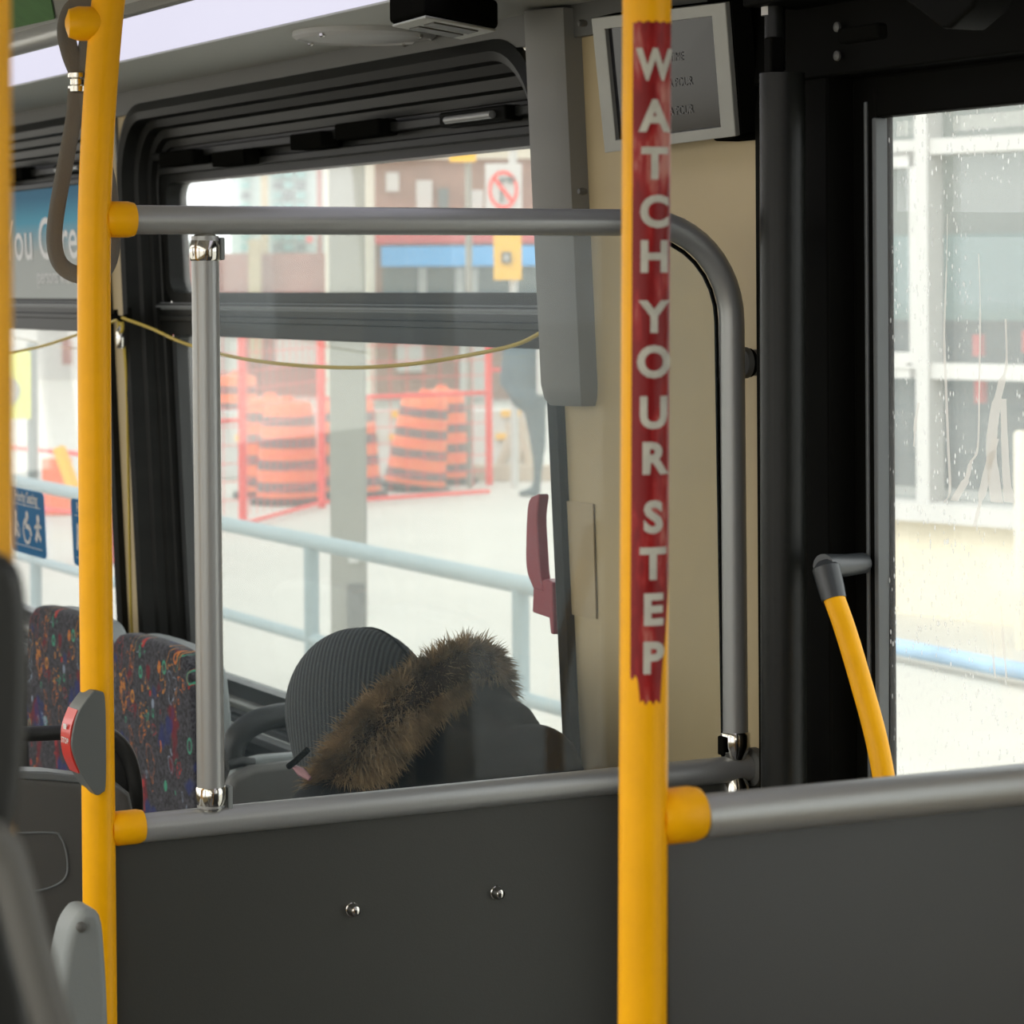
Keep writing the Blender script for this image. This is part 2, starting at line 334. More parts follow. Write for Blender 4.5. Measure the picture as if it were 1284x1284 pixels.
def text_into(mb, body, size, fn, bold=0.0, depth=0.0, cut=None, align='CENTER', sx=1.0):
    cu = bpy.data.curves.new('t', 'FONT'); cu.body = body; cu.size = size; cu.align_x = align; cu.align_y = 'CENTER'; cu.offset = bold; cu.resolution_u = 4
    o = bpy.data.objects.new('t', cu); COL.objects.link(o); bpy.context.view_layer.update()
    me = bpy.data.meshes.new_from_object(o.evaluated_get(bpy.context.evaluated_depsgraph_get()))
    bm = bmesh.new(); bm.from_mesh(me)
    if cut:
        x = -size
        while x < size:
            bmesh.ops.bisect_plane(bm, geom=bm.verts[:] + bm.edges[:] + bm.faces[:], plane_co=(x, 0, 0), plane_no=(1, 0, 0)); x += cut
    bm.verts.ensure_lookup_table()
    mb.add([fn(v.co.x * sx, v.co.y) for v in bm.verts], [tuple(v.index for v in f.verts) for f in bm.faces])
    bm.free(); bpy.data.objects.remove(o); bpy.data.curves.remove(cu); bpy.data.meshes.remove(me)
    return mb

# ------------------------------------------------------------------ bus shell
Y0, Y1 = -2.6, 10.2; XL = -.60; ZC = 2.30; ZS = E + .395
XD = 1.875
PA = WA(712, 700); PB = WA(162, 330)
WY0, WY1 = PA.y, PB.y; WZ1 = WA(400, 95).z
TZ1 = WA(475, 367, -.06).z; TZ0 = WA(480, 430, -.06).z
WZ0 = WA(323, 862, -.09).z - .075
WB0 = WA(150, 600).y; WLEN = WY1 - WY0; PITCH = WB0 - WY0
gy1 = AX(1114, 500, XD + .03).y; DY0, DY1 = 1.93, gy1 + .05              # door leaf span along the bus
gz = AX(1200, 139, XD + .03).z; DZ1 = gz + .05
print('window', WY0, WY1, WZ0, WZ1, 'next', WB0, 'door', DY0, DY1, DZ1)
wins = [(WY0, WY1), (WB0, WB0 + WLEN), (WB0 + PITCH, WB0 + PITCH + WLEN - .25)]
rear_win = (-1.9, 1.35)
holes = [rear_win, (DY0, DY1)] + wins
wall = MB(); y = Y0
for a, b in holes + [(Y1, Y1)]:
    wall.wbox(y, a, 0, ZS + .02, -.075, 0)
    if b > a:
        if (a, b) == (DY0, DY1): b += .12; wall.wbox(a, b, DZ1 + .03, ZS + .02, -.075, 0)
        else: wall.wbox(a, b, 0, WZ0, -.075, 0); wall.wbox(a, b, WZ1, ZS + .02, -.075, 0)
    y = b
o = wall.build('wall_right', 'cream', smooth=False); tag(o, kind='structure')
lw = MB(); y = Y0
for a, b in [(-2.2, -.2), (0, 2.0), (2.2, 4.2), (4.4, 6.4), (6.6, 8.6), (Y1, Y1)]:
    lw.box(XL - .07, XL, y, a, 0, 2.1)
    if b > a: lw.box(XL - .07, XL, a, b, 0, .8); lw.box(XL - .07, XL, a, b, 1.95, 2.1)
    y = b
tag(lw.build('wall_left', 'cream', smooth=False), kind='structure')
mb = MB(); mb.box(XL - .07, 2.0, Y0 - .07, Y0, 0, 2.35); tag(mb.build('wall_rear', 'panel', smooth=False), kind='structure')
mb = MB(); mb.box(XL - .07, 2.0, Y1, Y1 + .07, 0, .8); mb.box(XL - .07, 2.0, Y1, Y1 + .07, 2.0, 2.35); mb.box(.65, .75, Y1, Y1 + .07, .8, 2.0)
tag(mb.build('wall_front', 'panel', smooth=False), kind='structure')
mb = MB(); mb.box(XL - .07, 2.0, Y0 - .07, Y1 + .07, -.1, 0); tag(mb.build('floor', 'floor', smooth=False), kind='structure')
cl = MB()
SX0, SX1 = AZ(184, 8.5, ZS).x, AZ(218, 64, ZS).x   # light strip edges
print('strip', SX0, SX1)
prof = [(-.62, ZS), (2 * .65 - SX0 + .0, ZS), (2 * .65 - SX0 + .3, ZC)]
prof = [(XL, ZS), (1.3 - SX0, ZS), (.42, ZC), (.88, ZC), (SX0, ZS)]
poly = [Vector((x, Y0, z)) for x, z in prof] + [Vector((SX0, Y0, ZC + .08)), Vector((XL, Y0, ZC + .08))]
cl.prism(poly, (0, Y1 - Y0, 0)); tag(cl.build('ceiling', 'ceil', smooth=False), kind='structure')
mb = MB(); mb.box(SX1, 1.90, Y0, Y1, ZS, ZS + .05); tag(mb.build('trim_1', 'soffit', smooth=False, bevel=.002), kind='structure')
mb = MB(); mb.wbox(DY1, Y1, WZ1 - .012, ZS, 0, .012); tag(mb.build('trim_2', 'band', smooth=False), kind='structure')
mb = MB(); mb.box(SX0 - .005, SX1 + .02, Y0, Y1, ZS + .05, ZS + .10); tag(mb.build('trim_3', 'ceil', smooth=False), kind='structure')
# black lining of the door surround
mb = MB(); mb.dbox(DY1, AX(966, 500, XD).y, 0, ZS, -.035, .022); mb.dbox(DY0 - .1, AX(966, 500, XD).y, DZ1, ZS, -.06, .030)
mb.dbox(DY0 - .1, DY1 + .05, DZ1 + .085, ZS, .030, .11); mb.dbox(DY0 - .1, DY0, 0, ZS, 0, .03)
tag(mb.build('trim_4', 'blackgloss', smooth=False, bevel=.004), kind='structure')

# lamps of the bus: visible diffuser in the ceiling cove, plus an unseen fill strip
LAMP = emis('cool_white_diffuser', (.86, .84, 1.0), LAMP_STRENGTH)
FILL_LAMP = emis('warm_fill_diffuser', (1.0, .93, .80), 4.6)  # unseen aisle strip, made warmer and stronger to fill the interior
t = thing('ceiling_light', (SX0, 4, ZS), 'long glowing white ceiling light strip above the window side', 'ceiling light')
mb = MB(); mb.box(SX0 + .006, SX1 - .004, Y0 + .02, Y1 - .02, ZS + .002, ZS + .03); mb.build('diffuser', LAMP, t, bevel=.004)
mb = MB(); mb.box(SX0 - .012, SX0 + .005, Y0, Y1, ZS - .008, ZS + .04); mb.build('light_rail', 'pillar', t, bevel=.003)
t = thing('ceiling_light', (-.3, 4, ZS), 'ceiling light strip on the far aisle side, outside the picture, boosted as fill', 'ceiling light')
mb = MB(); mb.box(1.3 - SX1, 1.3 - SX0 - .006, Y0 + .02, Y1 - .02, ZS - .02, ZS - .001); mb.build('diffuser', FILL_LAMP, t)

# ------------------------------------------------------------------ windows
def win_ring(y0, y1, z0, z1, r, n): return [WP(a, b, n) for a, b in rrect(y0, y1, z0, z1, r, 10)]
def make_window(k, y0, y1, detail=True):
    root = struct('window_%d' % k, WP((y0 + y1) / 2, WZ0))
    z0, z1 = WZ0, WZ1
    # rings: side inset, top inset, bottom inset, n, radius
    steps = [(-.012, -.006, -.01, 0, .150), (-.012, -.006, -.01, .014, .150), (.004, .012, .01, .020, .140), (.016, .026, .02, .014, .130), (.018, .028, .022, -.012, .128),
             (.026, .042, .030, -.018, .120), (.028, .046, .032, -.036, .118), (.038, .062, .040, -.040, .105), (.040, .066, .042, -.052, .10),
             (.044, .080, .05, -.055, .09), (.046, .084, .052, -.07, .085)]
    mb = MB(); n = 44
    for s, tp, bt, nn, r in steps: mb.v += win_ring(y0 + s, y1 - s, z0 + bt, z1 - tp, r, nn)
    for i in range(len(steps) - 1):
        for j in range(n): j2 = (j + 1) % n; mb.f.append((i * n + j, i * n + j2, (i + 1) * n + j2, (i + 1) * n + j))
    mb.build('window_frame', 'frame', root, angle=25)
    # glass surround: hopper sash above, fixed light below
    gz1 = z1 - .150; tz1, tz0 = TZ1, TZ0; b0 = z0 + .07; s0, s1 = y0 + .055, y1 - .058
    def ringframe(name, Y0_, Y1_, Z0_, Z1_, wd, wt, wb, n0, n1, r, m, ri=None):
        q = MB(); ri = ri or max(.008, r - wd)
        A = [win_ring(Y0_, Y1_, Z0_, Z1_, r, n0), win_ring(Y0_, Y1_, Z0_, Z1_, r, n1), win_ring(Y0_ + wd, Y1_ - wd, Z0_ + wb, Z1_ - wt, ri, n1), win_ring(Y0_ + wd, Y1_ - wd, Z0_ + wb, Z1_ - wt, ri, n0)]
        for a in A: q.v += a
        for i in range(4):
            for j in range(n): j2 = (j + 1) % n; a, b = i * n, ((i + 1) % 4) * n; q.f.append((a + j, a + j2, b + j2, b + j))
        return q.build(name, m, root, angle=25)
    ringframe('sash', y0 + .040, y1 - .040, tz1 - .022, z1 - .078, .030, z1 - .078 - gz1, .022, -.105, -.060, .06, 'frame', .035)
    ringframe('lower_frame', y0 + .040, y1 - .040, z0 + .045, tz0 + .012, .030, .012, .035, -.105, -.068, .05, 'jamb', .03)
    # transom: stacked rails
    mb = MB(); mb.wbox(y0 + .04, y1 - .04, tz0, tz1 - .03, -.10, -.050); mb.wbox(y0 + .04, y1 - .04, tz1 - .03, tz1 - .022, -.10, -.040); mb.wbox(y0 + .04, y1 - .04, tz0 + .028, tz0 + .040, -.10, -.044)
    mb.build('transom', 'frame', root, bevel=.002)
    mb = MB(); mb.wbox(y0 + .042, y1 - .042, tz1 - .0295, tz1 - .0255, -.09, -.038); mb.wbox(y0 + .042, y1 - .042, tz0 + .052, tz0 + .066, -.09, -.047); mb.build('transom_highlight', 'greystrip', root)  # pale bars put the edge highlights of the transom into colour
    mb = MB(); mb.wbox(y0 + .06, y1 - .06, tz1 - .01, gz1 + .01, -.096, -.091); mb.wbox(y0 + .06, y1 - .06, b0 + .0, tz0 + .02, -.096, -.091)
    mb.build('glass', 'glass', root)
    # upper track: long bars, stay arms, latch blocks
    if detail:
        mb = MB(); za = z1 - .100
        mb.wbox(y0 + .06, y1 - .06, za - .006, za + .010, -.07, -.035)
        mb.wbox(y0 + .09, y1 - .07, z1 - .135, z1 - .120, -.07, -.045)
        mb.build('track', 'frame', root, bevel=.003)
        mb = MB()
        for ya, yb, zz in ((y1 - .36, y1 - .17, .110), (y1 - .62, y1 - .46, .122), (y0 + .86, y0 + 1.00, .108), (y0 + .62, y0 + .80, .100)):
            mb.wbox(ya, yb, z1 - zz - .012, z1 - zz + .016, -.05, -.012)
        mb.build('latch_bar', 'black', root, bevel=.004)
        mb = MB(); mb.wbox(y0 + .17, y0 + .40, z1 - .112, z1 - .088, -.05, -.018); mb.build('latch_cover', 'blackgloss', root, bevel=.004)
        mb = MB(); mb.tube([WP(y0 + .20, z1 - .102, -.012), WP(y0 + .36, z1 - .102, -.012)], .006); mb.build('latch_rod', 'steel', root)
    # sill ledge strips
    mb = MB(); mb.wbox(y0 + .03, y1 - .03, z0 + .040, z0 + .052, -.07, -.035); mb.wbox(y0 + .03, y1 - .03, z0 + .012, z0 + .022, -.05, -.005); mb.build('sill', 'silver', root, bevel=.003)
    return root
print('WZ0', WZ0, 'TZ', TZ0, TZ1, 'gz', WA(450, 205, -.1).z, WZ1)
for i, (a, b) in enumerate(wins): make_window(i + 1, a, b, i < 2)
a, b = rear_win; r = struct('window_4', WP(0, .8)); mb = MB(); mb.wbox(a, b, .8, WZ1, -.06, -.055); mb.build('glass', 'glass', r)
# dark lower lining under the windows
mb = MB(); mb.wbox(WY0 - .05, Y1 - .1, .02, WZ0 - .012, 0, .006); tag(mb.build('trim_5', 'gasket', smooth=False), kind='structure')

# emergency release handle on the rear jamb of the first window
def on_wall(pts, n): return [WA(x, y, n) for x, y in pts]
t = thing('release_handle', WA(690, 700, -.03), 'red emergency release handle on the window jamb beside the cream panel', 'handle')
mb = MB(); out = spline(on_wall([(674, 619), (662, 630), (659, 680), (660, 715), (668, 738)], -.01), 6); inn = spline(on_wall([(681, 742), (677, 720), (675, 690), (673, 650), (676, 622)], -.01), 6)
mb.prism(out + inn, (.018, 0, 0)); mb.build('lever', 'redhandle', t, bevel=.003)
mb = MB(); mb.prism(on_wall([(668, 738), (672, 730), (684, 726), (692, 730), (694, 796), (690, 795), (688, 775), (667, 768)], -.012), (.03, 0, 0)); mb.build('lever_base', 'redhandle', t, bevel=.003)

# ------------------------------------------------------------------ grey pillar cover on the wall
ya, yb = WA(741, 300).y, WA(671, 300, .04).y; zb = WA(700, 508, .03).z
mb = MB(); prof = [(ya, .0), (ya, .028), (ya + .012, .040), (ya + .055, .052), (yb - .02, .052), (yb, .040), (yb, 0)]
zt = ZS - .005; pts = []
for z in (zt, zb + .03, zb + .01, zb):
    k = 1.0 if z > zb + .02 else (.93 if z > zb + .005 else .8)
    pts.append([WP(ya + (y - ya) * 1 + (0 if k == 1 else (.5 * (yb - ya) - (y - ya)) * (1 - k)), z, n * k) for y, n in prof])
for p in pts: mb.v += p
m_ = len(prof)
for i in range(3):
    for j in range(m_): j2 = (j + 1) % m_; mb.f.append((i * m_ + j, i * m_ + j2, (i + 1) * m_ + j2, (i + 1) * m_ + j))
mb.f.append(tuple(range(m_))); mb.f.append(tuple(3 * m_ + j for j in range(m_)))
t = thing('pillar_cover', WP((ya + yb) / 2, zb), 'grey plastic pillar cover hanging down the wall between window and monitor', 'pillar cover')
mb.build('cover', 'pillar', t, angle=30)
for py in (29, 240): 
    mb = MB(); p = WA(727, py, .045); mb.lathe(p + Vector((.01, 0, 0)), (-1, 0, 0), [(.004, 0), (.0055, .006), (.004, .012), (.001, .013)], 14); mb.build('screw', 'band', t)

# ------------------------------------------------------------------ soffit: round speaker and black box
p = AZ(457, 40, ZS); t = thing('ceiling_speaker', p, 'flat round beige speaker grille set in the grey soffit', 'speaker')
mb = MB(); ry = abs(AZ(390, 36, ZS).y - AZ(524, 43, ZS).y) / 2 * .72; R_ = .112
mb.lathe(p, (0, 0, -1), [(R_, 0), (R_, .008), (R_ * .93, .013), (R_ * .9, .010)], 48); mb.build('rim', 'ceil', t)
mb = MB(); mb.lathe(p, (0, 0, -1), [(R_ * .9, .004), (R_ * .9, .010), (R_ * .6, .013), (.001, .014)], 48); mb.build('grille', 'ceil', t)
for k in range(4):
    a = k * math.pi / 2 + .5; mb = MB(); mb.lathe(p + Vector((math.cos(a), math.sin(a), 0)) * R_ * .95 + Vector((0, 0, -.010)), (0, 0, -1), [(.005, 0), (.005, .004), (.002, .006)], 12); mb.build('screw', 'chrome', t)
print('speaker', p)
c1 = AZ(488, 30, ZS - .04); c2 = AZ(580, 47, ZS - .04); c3 = AZ(625, 36, ZS - .04); print('box', c1, c2, c3)
c4 = c1 + c3 - c2
t = thing('air_sensor', (c1 + c3) / 2, 'black box with pale underside fixed below the soffit near the window corner', 'sensor box')
mb = MB(); mb.prism([c1, c2, c3, c4], (0, 0, .04)); mb.build('housing', 'black', t, bevel=.006)
ce = (c1 + c2 + c3 + c4) / 4
mb = MB(); mb.prism([ce + (c - ce) * .95 for c in (c1, c2, c3, c4)], (0, 0, -.004)); mb.build('cover_plate', 'soffit', t, bevel=.002)
for f in (-.4, .35):
    mb = MB(); d = (c3 - c2) * .5; e_ = (c1 - c2) * .30; m0 = ce + d * f * 1.1 - Vector((0, 0, .006)); mb.prism([m0 - e_ - d * .28, m0 + e_ - d * .28, m0 + e_ + d * .28, m0 - e_ + d * .28], (0, 0, .003)); mb.build('vent', 'band', t)

# ------------------------------------------------------------------ monitor and black box behind it
MC = [(741, 23), (909, 3), (922, 171), (758, 192)]
nb, ntp = .050, .085
q = [WA(*MC[0], ntp), WA(*MC[1], ntp), WA(*MC[2], nb), WA(*MC[3], nb)]
t = thing('monitor', (q[2] + q[3]) / 2, 'small silver framed video monitor tilted down on the cream wall behind the yellow pole', 'monitor')
back = Vector((.032, 0, 0)); nrm = (q[1] - q[0]).cross(q[3] - q[0]).normalized()
if nrm.x > 0: nrm = -nrm
def inq(u, v, off=0.0): return q[0] * (1 - u) * (1 - v) + q[1] * u * (1 - v) + q[2] * u * v + q[3] * (1 - u) * v + nrm * off
mb = MB()
O = [inq(0, 0), inq(1, 0), inq(1, 1), inq(0, 1)]; I = [inq(.10, .09), inq(.90, .09), inq(.90, .915), inq(.10, .915)]
mb.v += O + I + [v - nrm * .008 for v in O] + [v - nrm * .008 for v in I]
for i in range(4):
    j = (i + 1) % 4; mb.f += [(i, j, 4 + j, 4 + i), (8 + i, 12 + i, 12 + j, 8 + j), (i, 8 + i, 8 + j, j), (4 + i, 4 + j, 12 + j, 12 + i)]
mb.build('bezel', 'silver', t, bevel=.0015)
mb = MB(); mb.prism([v - nrm * .009 for v in O], -nrm * .03); mb.build('housing', 'black', t, bevel=.002)
mb = MB(); mb.prism([inq(.09, .08, -.006), inq(.91, .08, -.006), inq(.91, .93, -.006), inq(.09, .93, -.006)], -nrm * .002); mb.build('screen', 'screen', t)
for s_, v_ in (('TIME', .36), ('LA POUR', .55), ('A POUR', .76)):
    ul = (q[1] - q[0]); vl = (q[3] - q[0])
    mb = MB(); text_into(mb, s_, .017, lambda a, b, v_=v_: inq(.60 + a / ul.length, v_ - b / vl.length, -.0045)); mb.build('screen_text', 'faint', t)
mb = MB(); mb.wbox(WA(951, 90).y - .002, WA(927, 90).y, WA(930, 178).z, ZS - .002, .004, .045)
tag(mb.build('equipment_box', 'black', bevel=.004), 'plain black equipment box on the wall right of the monitor', 'equipment box')

# ------------------------------------------------------------------ poles, rails, partition
YP1 = 2.969; YP2 = 1.838
def coupling(p0, axis, parent, r=.023, L=.045, m='yellow'):
    mb = MB(); mb.lathe(p0, axis, [(r * .8, .012), (r, .020), (r, L - .006), (r * .93, L), (r * .7, L + .001)], 28); return mb.build('coupling', m, parent)
# left yellow pole
LP = [AY(x, y, YP1) for x, y in ((146, -60), (136, 0), (127, 100), (121, 200), (118, 300), (118.5, 500), (120.5, 760), (123.5, 1020), (126, 1284))]
z0_ = LP[-1]; LPP = spline(LP, 6) + [Vector((LP[-1].x + .002, YP1, .02))]
lean = thing('grab_pole', (LP[-1].x, YP1, .0), 'yellow grab pole on the left carrying the grey stop button, bent near its top', 'grab pole')
mb = MB(); mb.tube([Vector((LP[0].x + .03, YP1, ZC - .002))] + LPP, .0188, 28); mb.build('pole_tube', 'yellow', lean)
mb = MB(); mb.lathe((LP[-1].x + .002, YP1, 0), (0, 0, 1), [(.045, .0), (.045, .008), (.024, .016), (.022, .03)], 28); mb.build('floor_flange', 'yellow', lean)
pU = AY(118, 275, YP1); pL = AY(125, 1041, YP1)
coupling(pU, (1, 0, 0), lean, .0205, .046); coupling(pL, (1, 0, 0), lean, .0195, .050)
pT = AY(131, 30, YP1); mb = MB(); mb.lathe(pT + Vector((-.0, 0, 0)), (-1, .25, 0), [(.015, 0), (.0195, .012), (.0195, .030), (.016, .040), (.004, .044)], 24); mb.build('coupling', 'yellow', lean)
# ceiling rail running forward from it
pr = AY(104, 33, YP1 + .02); 
tag(MB().tube([pr, Vector((pr.x, Y1 - .3, pr.z))], .0135, 20).build('ceiling_rail', 'steel'), 'thin silver ceiling handrail running forward from the left yellow pole', 'handrail')
# handrail frame of the partition: upper rail bending down at the right
ptsU = [(168, 275.5), (300, 276), (450, 276.5), (600, 277.5), (760, 279), (800, 281)]
frame = thing('partition_frame', AY(918, 960, YP1), 'grey tube frame around the clear screen, upper rail curving down at its right', 'partition frame')
P0 = AY(164, 275.5, YP1); zU = P0.z; zU2 = AY(780, 279, YP1).z
R_ = .125; xr = AY(918, 500, YP1).x; zl = AY(922, 930, YP1).z
path = [P0, Vector((xr - R_ - .02, YP1, zU2))]
for i in range(13):
    a = math.radians(90 - 90 * i / 12); path.append(Vector((xr - R_ + R_ * math.cos(a), YP1, zU2 - R_ + R_ * math.sin(a))))
path.append(Vector((AY(922, 930, YP1).x, YP1, zl)))
MB().tube(path, .0165, 26).build('curved_rail', 'steel', frame)
# lower rail
P1 = AY(172, 1039, YP1); P2 = Vector((WP(0, AY(950, 961, YP1).z, 0).x - .004, YP1, AY(950, 961, YP1).z)); P2 = AY(951, 961, YP1)
print('lower rail z', P1.z, P2.z, 'X', P1.x, P2.x, 'upper', zU, zU2, 'wallx', WP(0, P2.z).x)
MB().tube([P1, P2], .0165, 26).build('lower_rail', 'steel', frame)
mb = MB(); mb.lathe(AY(938, 962, YP1), (1, 0, 0), [(.018, 0), (.0245, .003), (.0245, .012), (.018, .016)], 26); mb.build('wall_flange', 'band', frame)
# right upright's lower fitting
pb = AY(922, 925, YP1); mb = MB(); mb.lathe(pb + Vector((0, 0, .008)), (0, 0, -1), [(.017, 0), (.019, .003), (.019, .018), (.014, .034), (.012, .036)], 24); mb.build('fitting', 'chrome', frame)
pb = AY(922, 982, YP1); mb = MB(); mb.lathe(pb, (0, 0, -1), [(.012, -.012), (.018, .002), (.018, .03), (.016, .032)], 24); mb.build('fitting', 'chrome', frame)
# vertical bar on the left
va = AY(257, 296, YP1 - .0); vb = AY(264.5, 1012, YP1)
MB().tube([va + Vector((0, 0, .0)), vb], .0158, 26).build('upright', 'steel', frame)
mb = MB(); mb.lathe(AY(257, 327, YP1), (0, 0, 1), [(.0165, 0), (.0178, .002), (.0178, .016), (.0155, .024), (.012, .03), (.004, .034)], 26); mb.build('fitting', 'chrome', frame)
mb = MB(); mb.lathe(AY(264.5, 986, YP1), (0, 0, -1), [(.0165, 0), (.0178, .002), (.0178, .014), (.0155, .022), (.0115, .029), (.004, .031)], 26); mb.build('fitting', 'chrome', frame)
# short arm from the curved rail to the door pillar
mb = MB(); a = AY(930, 455, YP1 + .01); mb.lathe(a, (1, 0, 0), [(.018, 0), (.020, .004), (.020, .007), (.017, .009), (.017, .05)], 26); mb.build('wall_arm', 'band', frame)
mb = MB(); mb.lathe(a, (1, 0, 0), [(.016, .005), (.0185, .007), (.0185, .012), (.017, .014)], 26); mb.build('arm_ring', 'black', frame)

# acrylic screen above the lower rail
yS = YP1 + .004
sc_ = thing('clear_screen', AY(600, 990, yS), 'scratched clear acrylic screen framed by the grey tubes, passenger seen through it', 'screen')
xl = AY(262, 600, yS).x; 
edge = [Vector((xl, yS, zU - .006)), Vector((xr - R_ - .0, yS, zU2 - .012))]
for i in range(9):
    a = math.radians(90 - 90 * i / 8); edge.append(Vector((xr - R_ + (R_ - .019) * math.cos(a), yS, zU2 - R_ + (R_ - .019) * math.sin(a))))
edge += [Vector((AY(908, 945, yS).x, yS, AY(908, 950, yS).z)), Vector((xl, yS, P1.z + .012))]
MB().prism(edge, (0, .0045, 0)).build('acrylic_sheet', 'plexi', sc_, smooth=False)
rim = [v + Vector((0, .002, 0)) for v in edge[1:-1]]
MB().tube(rim, .0028, 8).build('edge_gasket', 'black', sc_)
for px, py, h in ((277, 312, 18), (287, 1000, 20)):
    c = AY(px, py, yS - .006); mb = MB(); mb.obox(c, (1, 0, 0), (0, 1, 0), (0, 0, 1), .0028, .007, h / F * 3.1 * .8); mb.build('clip', 'seatlight', sc_, bevel=.002)
mb = MB(); c = AY(905, 935, yS - .006); mb.obox(c, (1, 0, 0), (0, 1, 0), (0, 0, 1), .0025, .007, .012); mb.build('clip', 'black', sc_, bevel=.002)

# opaque panel below the lower rail
pn = thing('partition_panel', (1.4, YP1, .05), 'dark grey partition panel below the lower rail, two shiny bolts in it', 'partition panel')
xa = LP[-1].x + .0; xb = 1.885
mb = MB(); zt0 = P1.z - .010; zt1 = P2.z - .010
mb.hexa([(xa, YP1 + .001, .05), (xb, YP1 + .001, .05), (xb, YP1 + .019, .05), (xa, YP1 + .019, .05), (xa, YP1 + .001, zt0), (xb, YP1 + .001, zt1), (xb, YP1 + .019, zt1), (xa, YP1 + .019, zt0)])
mb.build('board', 'panel', pn, bevel=.002)
for px, py in ((441, 1140), (622, 1119)):
    c = AY(px, py, YP1 + .003); mb = MB(); mb.lathe(c, (0, -1, 0), [(.0085, 0), (.0085, .002), (.0075, .003), (.0072, .008), (.0055, .013), (.002, .015)], 24); mb.build('bolt', 'chrome', pn)

# centre pole with the warning film
c0 = AY(811, 0, YP2); c1 = AY(805.5, 1284, YP2); R2 = .0188
cdir = (c1 - c0).normalized()
top = c0 - cdir * ((ZC - c0.z - .002) / abs(cdir.z)); bot = c1 + cdir * (c1.z / abs(cdir.z))
cp = thing('grab_pole', bot, 'yellow centre grab pole with red WATCH YOUR STEP warning lettering', 'grab pole')
MB().tube([top, c0, c1, bot], R2, 40).build('pole_tube', 'yellow', cp)
mb = MB(); mb.lathe((bot.x, bot.y, 0), (0, 0, 1), [(.045, .0), (.045, .008), (.024, .016), (.022, .03)], 28); mb.build('floor_flange', 'yellow', cp)
view = -FW; sidev = RT
def onpole(lat, zpx, rr=R2, lift=0.0):
    """lat: angle round the pole from the camera side, + to the right; zpx photo row on the pole axis"""
    p = AY(811 - 5.5 * zpx / 1284, zpx, YP2)
    return p + (view * math.cos(lat) + sidev * math.sin(lat)) * (rr + lift)
TA, TB = math.radians(-36), math.radians(76)
rows = [30, 60, 120, 200, 300, 400, 500, 600, 700, 780, 830, 845]
mb = MB(); nc = 18
for r_ in rows:
    for j in range(nc + 1):
        ff = j / nc; a = TA + (TB - TA) * ff
        rr_ = r_
        if r_ == 845: rr_ = 846 + 30 * (1 if .22 < ff < .68 else 0) + 4 * math.sin(j * 2.3)
        if r_ > 700 and ff > .72: rr_ = min(rr_, 720 + 90 * (1 - ff) / .28 * 1.3)
        if r_ == 30: rr_ = 30 + 1.5 * math.sin(j * 1.9)
        mb.v.append(onpole(a, rr_, lift=.0003))
for i in range(len(rows) - 1):
    for j in range(nc): a = i * (nc + 1) + j; mb.f.append((a, a + 1, a + nc + 2, a + nc + 1))
film = mb.build('warning_film', 'tape', cp)
pxm = 1 / F * 2.12
mb = MB()
for ch, yy in zip('WATCHYOURSTEP', (85, 149, 208, 268, 324, 399, 455, 518, 575, 648, 706, 763, 823)):
    kx = {'W': .80, 'I': 1}.get(ch, 1.0)
    def fn(a, b, yy=yy):
        lat = math.asin(max(-.98, min(.98, a / R2 + .30))); return onpole(lat, yy - b / pxm, lift=.0007)
    text_into(mb, ch, 53 * pxm, fn, bold=.0013, cut=.0022, sx=kx * .95)
    if yy in (324, 585 - 10, 823):
        wd_ = {324: 'WATCH', 575: 'YOUR', 823: 'STEP'}[yy]
        o = mb.build('lettering', 'letter', film); o['label'] = 'white letters reading %s down the film' % wd_; mb = MB()
# nearer rail to the right and its panel
ra = AY(858, 1025, YP2); rb = AY(1284, 983, YP2)
rdir = rb - ra; xw = 1.875; rend = ra + rdir * ((xw - ra.x) / rdir.x)
coupling(AY(806, 1027, YP2), (1, 0, 0), cp, .0215, .049)
print('rail2', ra, rb, rend)
bar = thing('handrail', ra, 'near grey handrail running right from the yellow centre pole', 'handrail')
MB().tube([AY(878, 1024, YP2), rend], .0172, 28).build('rail_tube', 'steel', bar)
mb = MB(); mb.lathe(rend, (-1, 0, 0), [(.03, 0), (.03, .006), (.02, .01)], 24); mb.build('wall_flange', 'band', bar)
pn2 = thing('partition_panel', (1.5, YP2, .05), 'near blue-grey partition panel under the handrail at the lower right', 'partition panel')
mb = MB(); xa = AY(836, 1100, YP2 + .004).x
mb.hexa([(xa, YP2 + .004, .05), (xw, YP2 + .004, .05), (xw, YP2 + .022, .05), (xa, YP2 + .022, .05), (xa, YP2 + .004, ra.z - .012), (xw, YP2 + .004, rend.z - .012), (xw, YP2 + .022, rend.z - .012), (xa, YP2 + .022, ra.z - .012)])
mb.build('board', 'panel2', pn2, bevel=.002)

# ------------------------------------------------------------------ stop button on the left pole
sb = thing('stop_button', AY(115, 995, YP1), 'grey half-round stop request button with red face clamped to left pole', 'stop button')
yS_ = YP1 - .027
ox = [(118, 866), (126, 867), (132, 875), (133.5, 930), (133, 985), (129, 994), (121, 997), (113, 987), (101, 968), (91.5, 943), (90.5, 925), (97, 896), (108, 878)]
pts = spline([AY(x, y, yS_) for x, y in ox] + [AY(118, 866, yS_)], 5)[:-1]
mb = MB(); mb.prism(pts, (-.002, .032, 0)); mb.build('housing', 'button', sb, bevel=.004, segs=3)
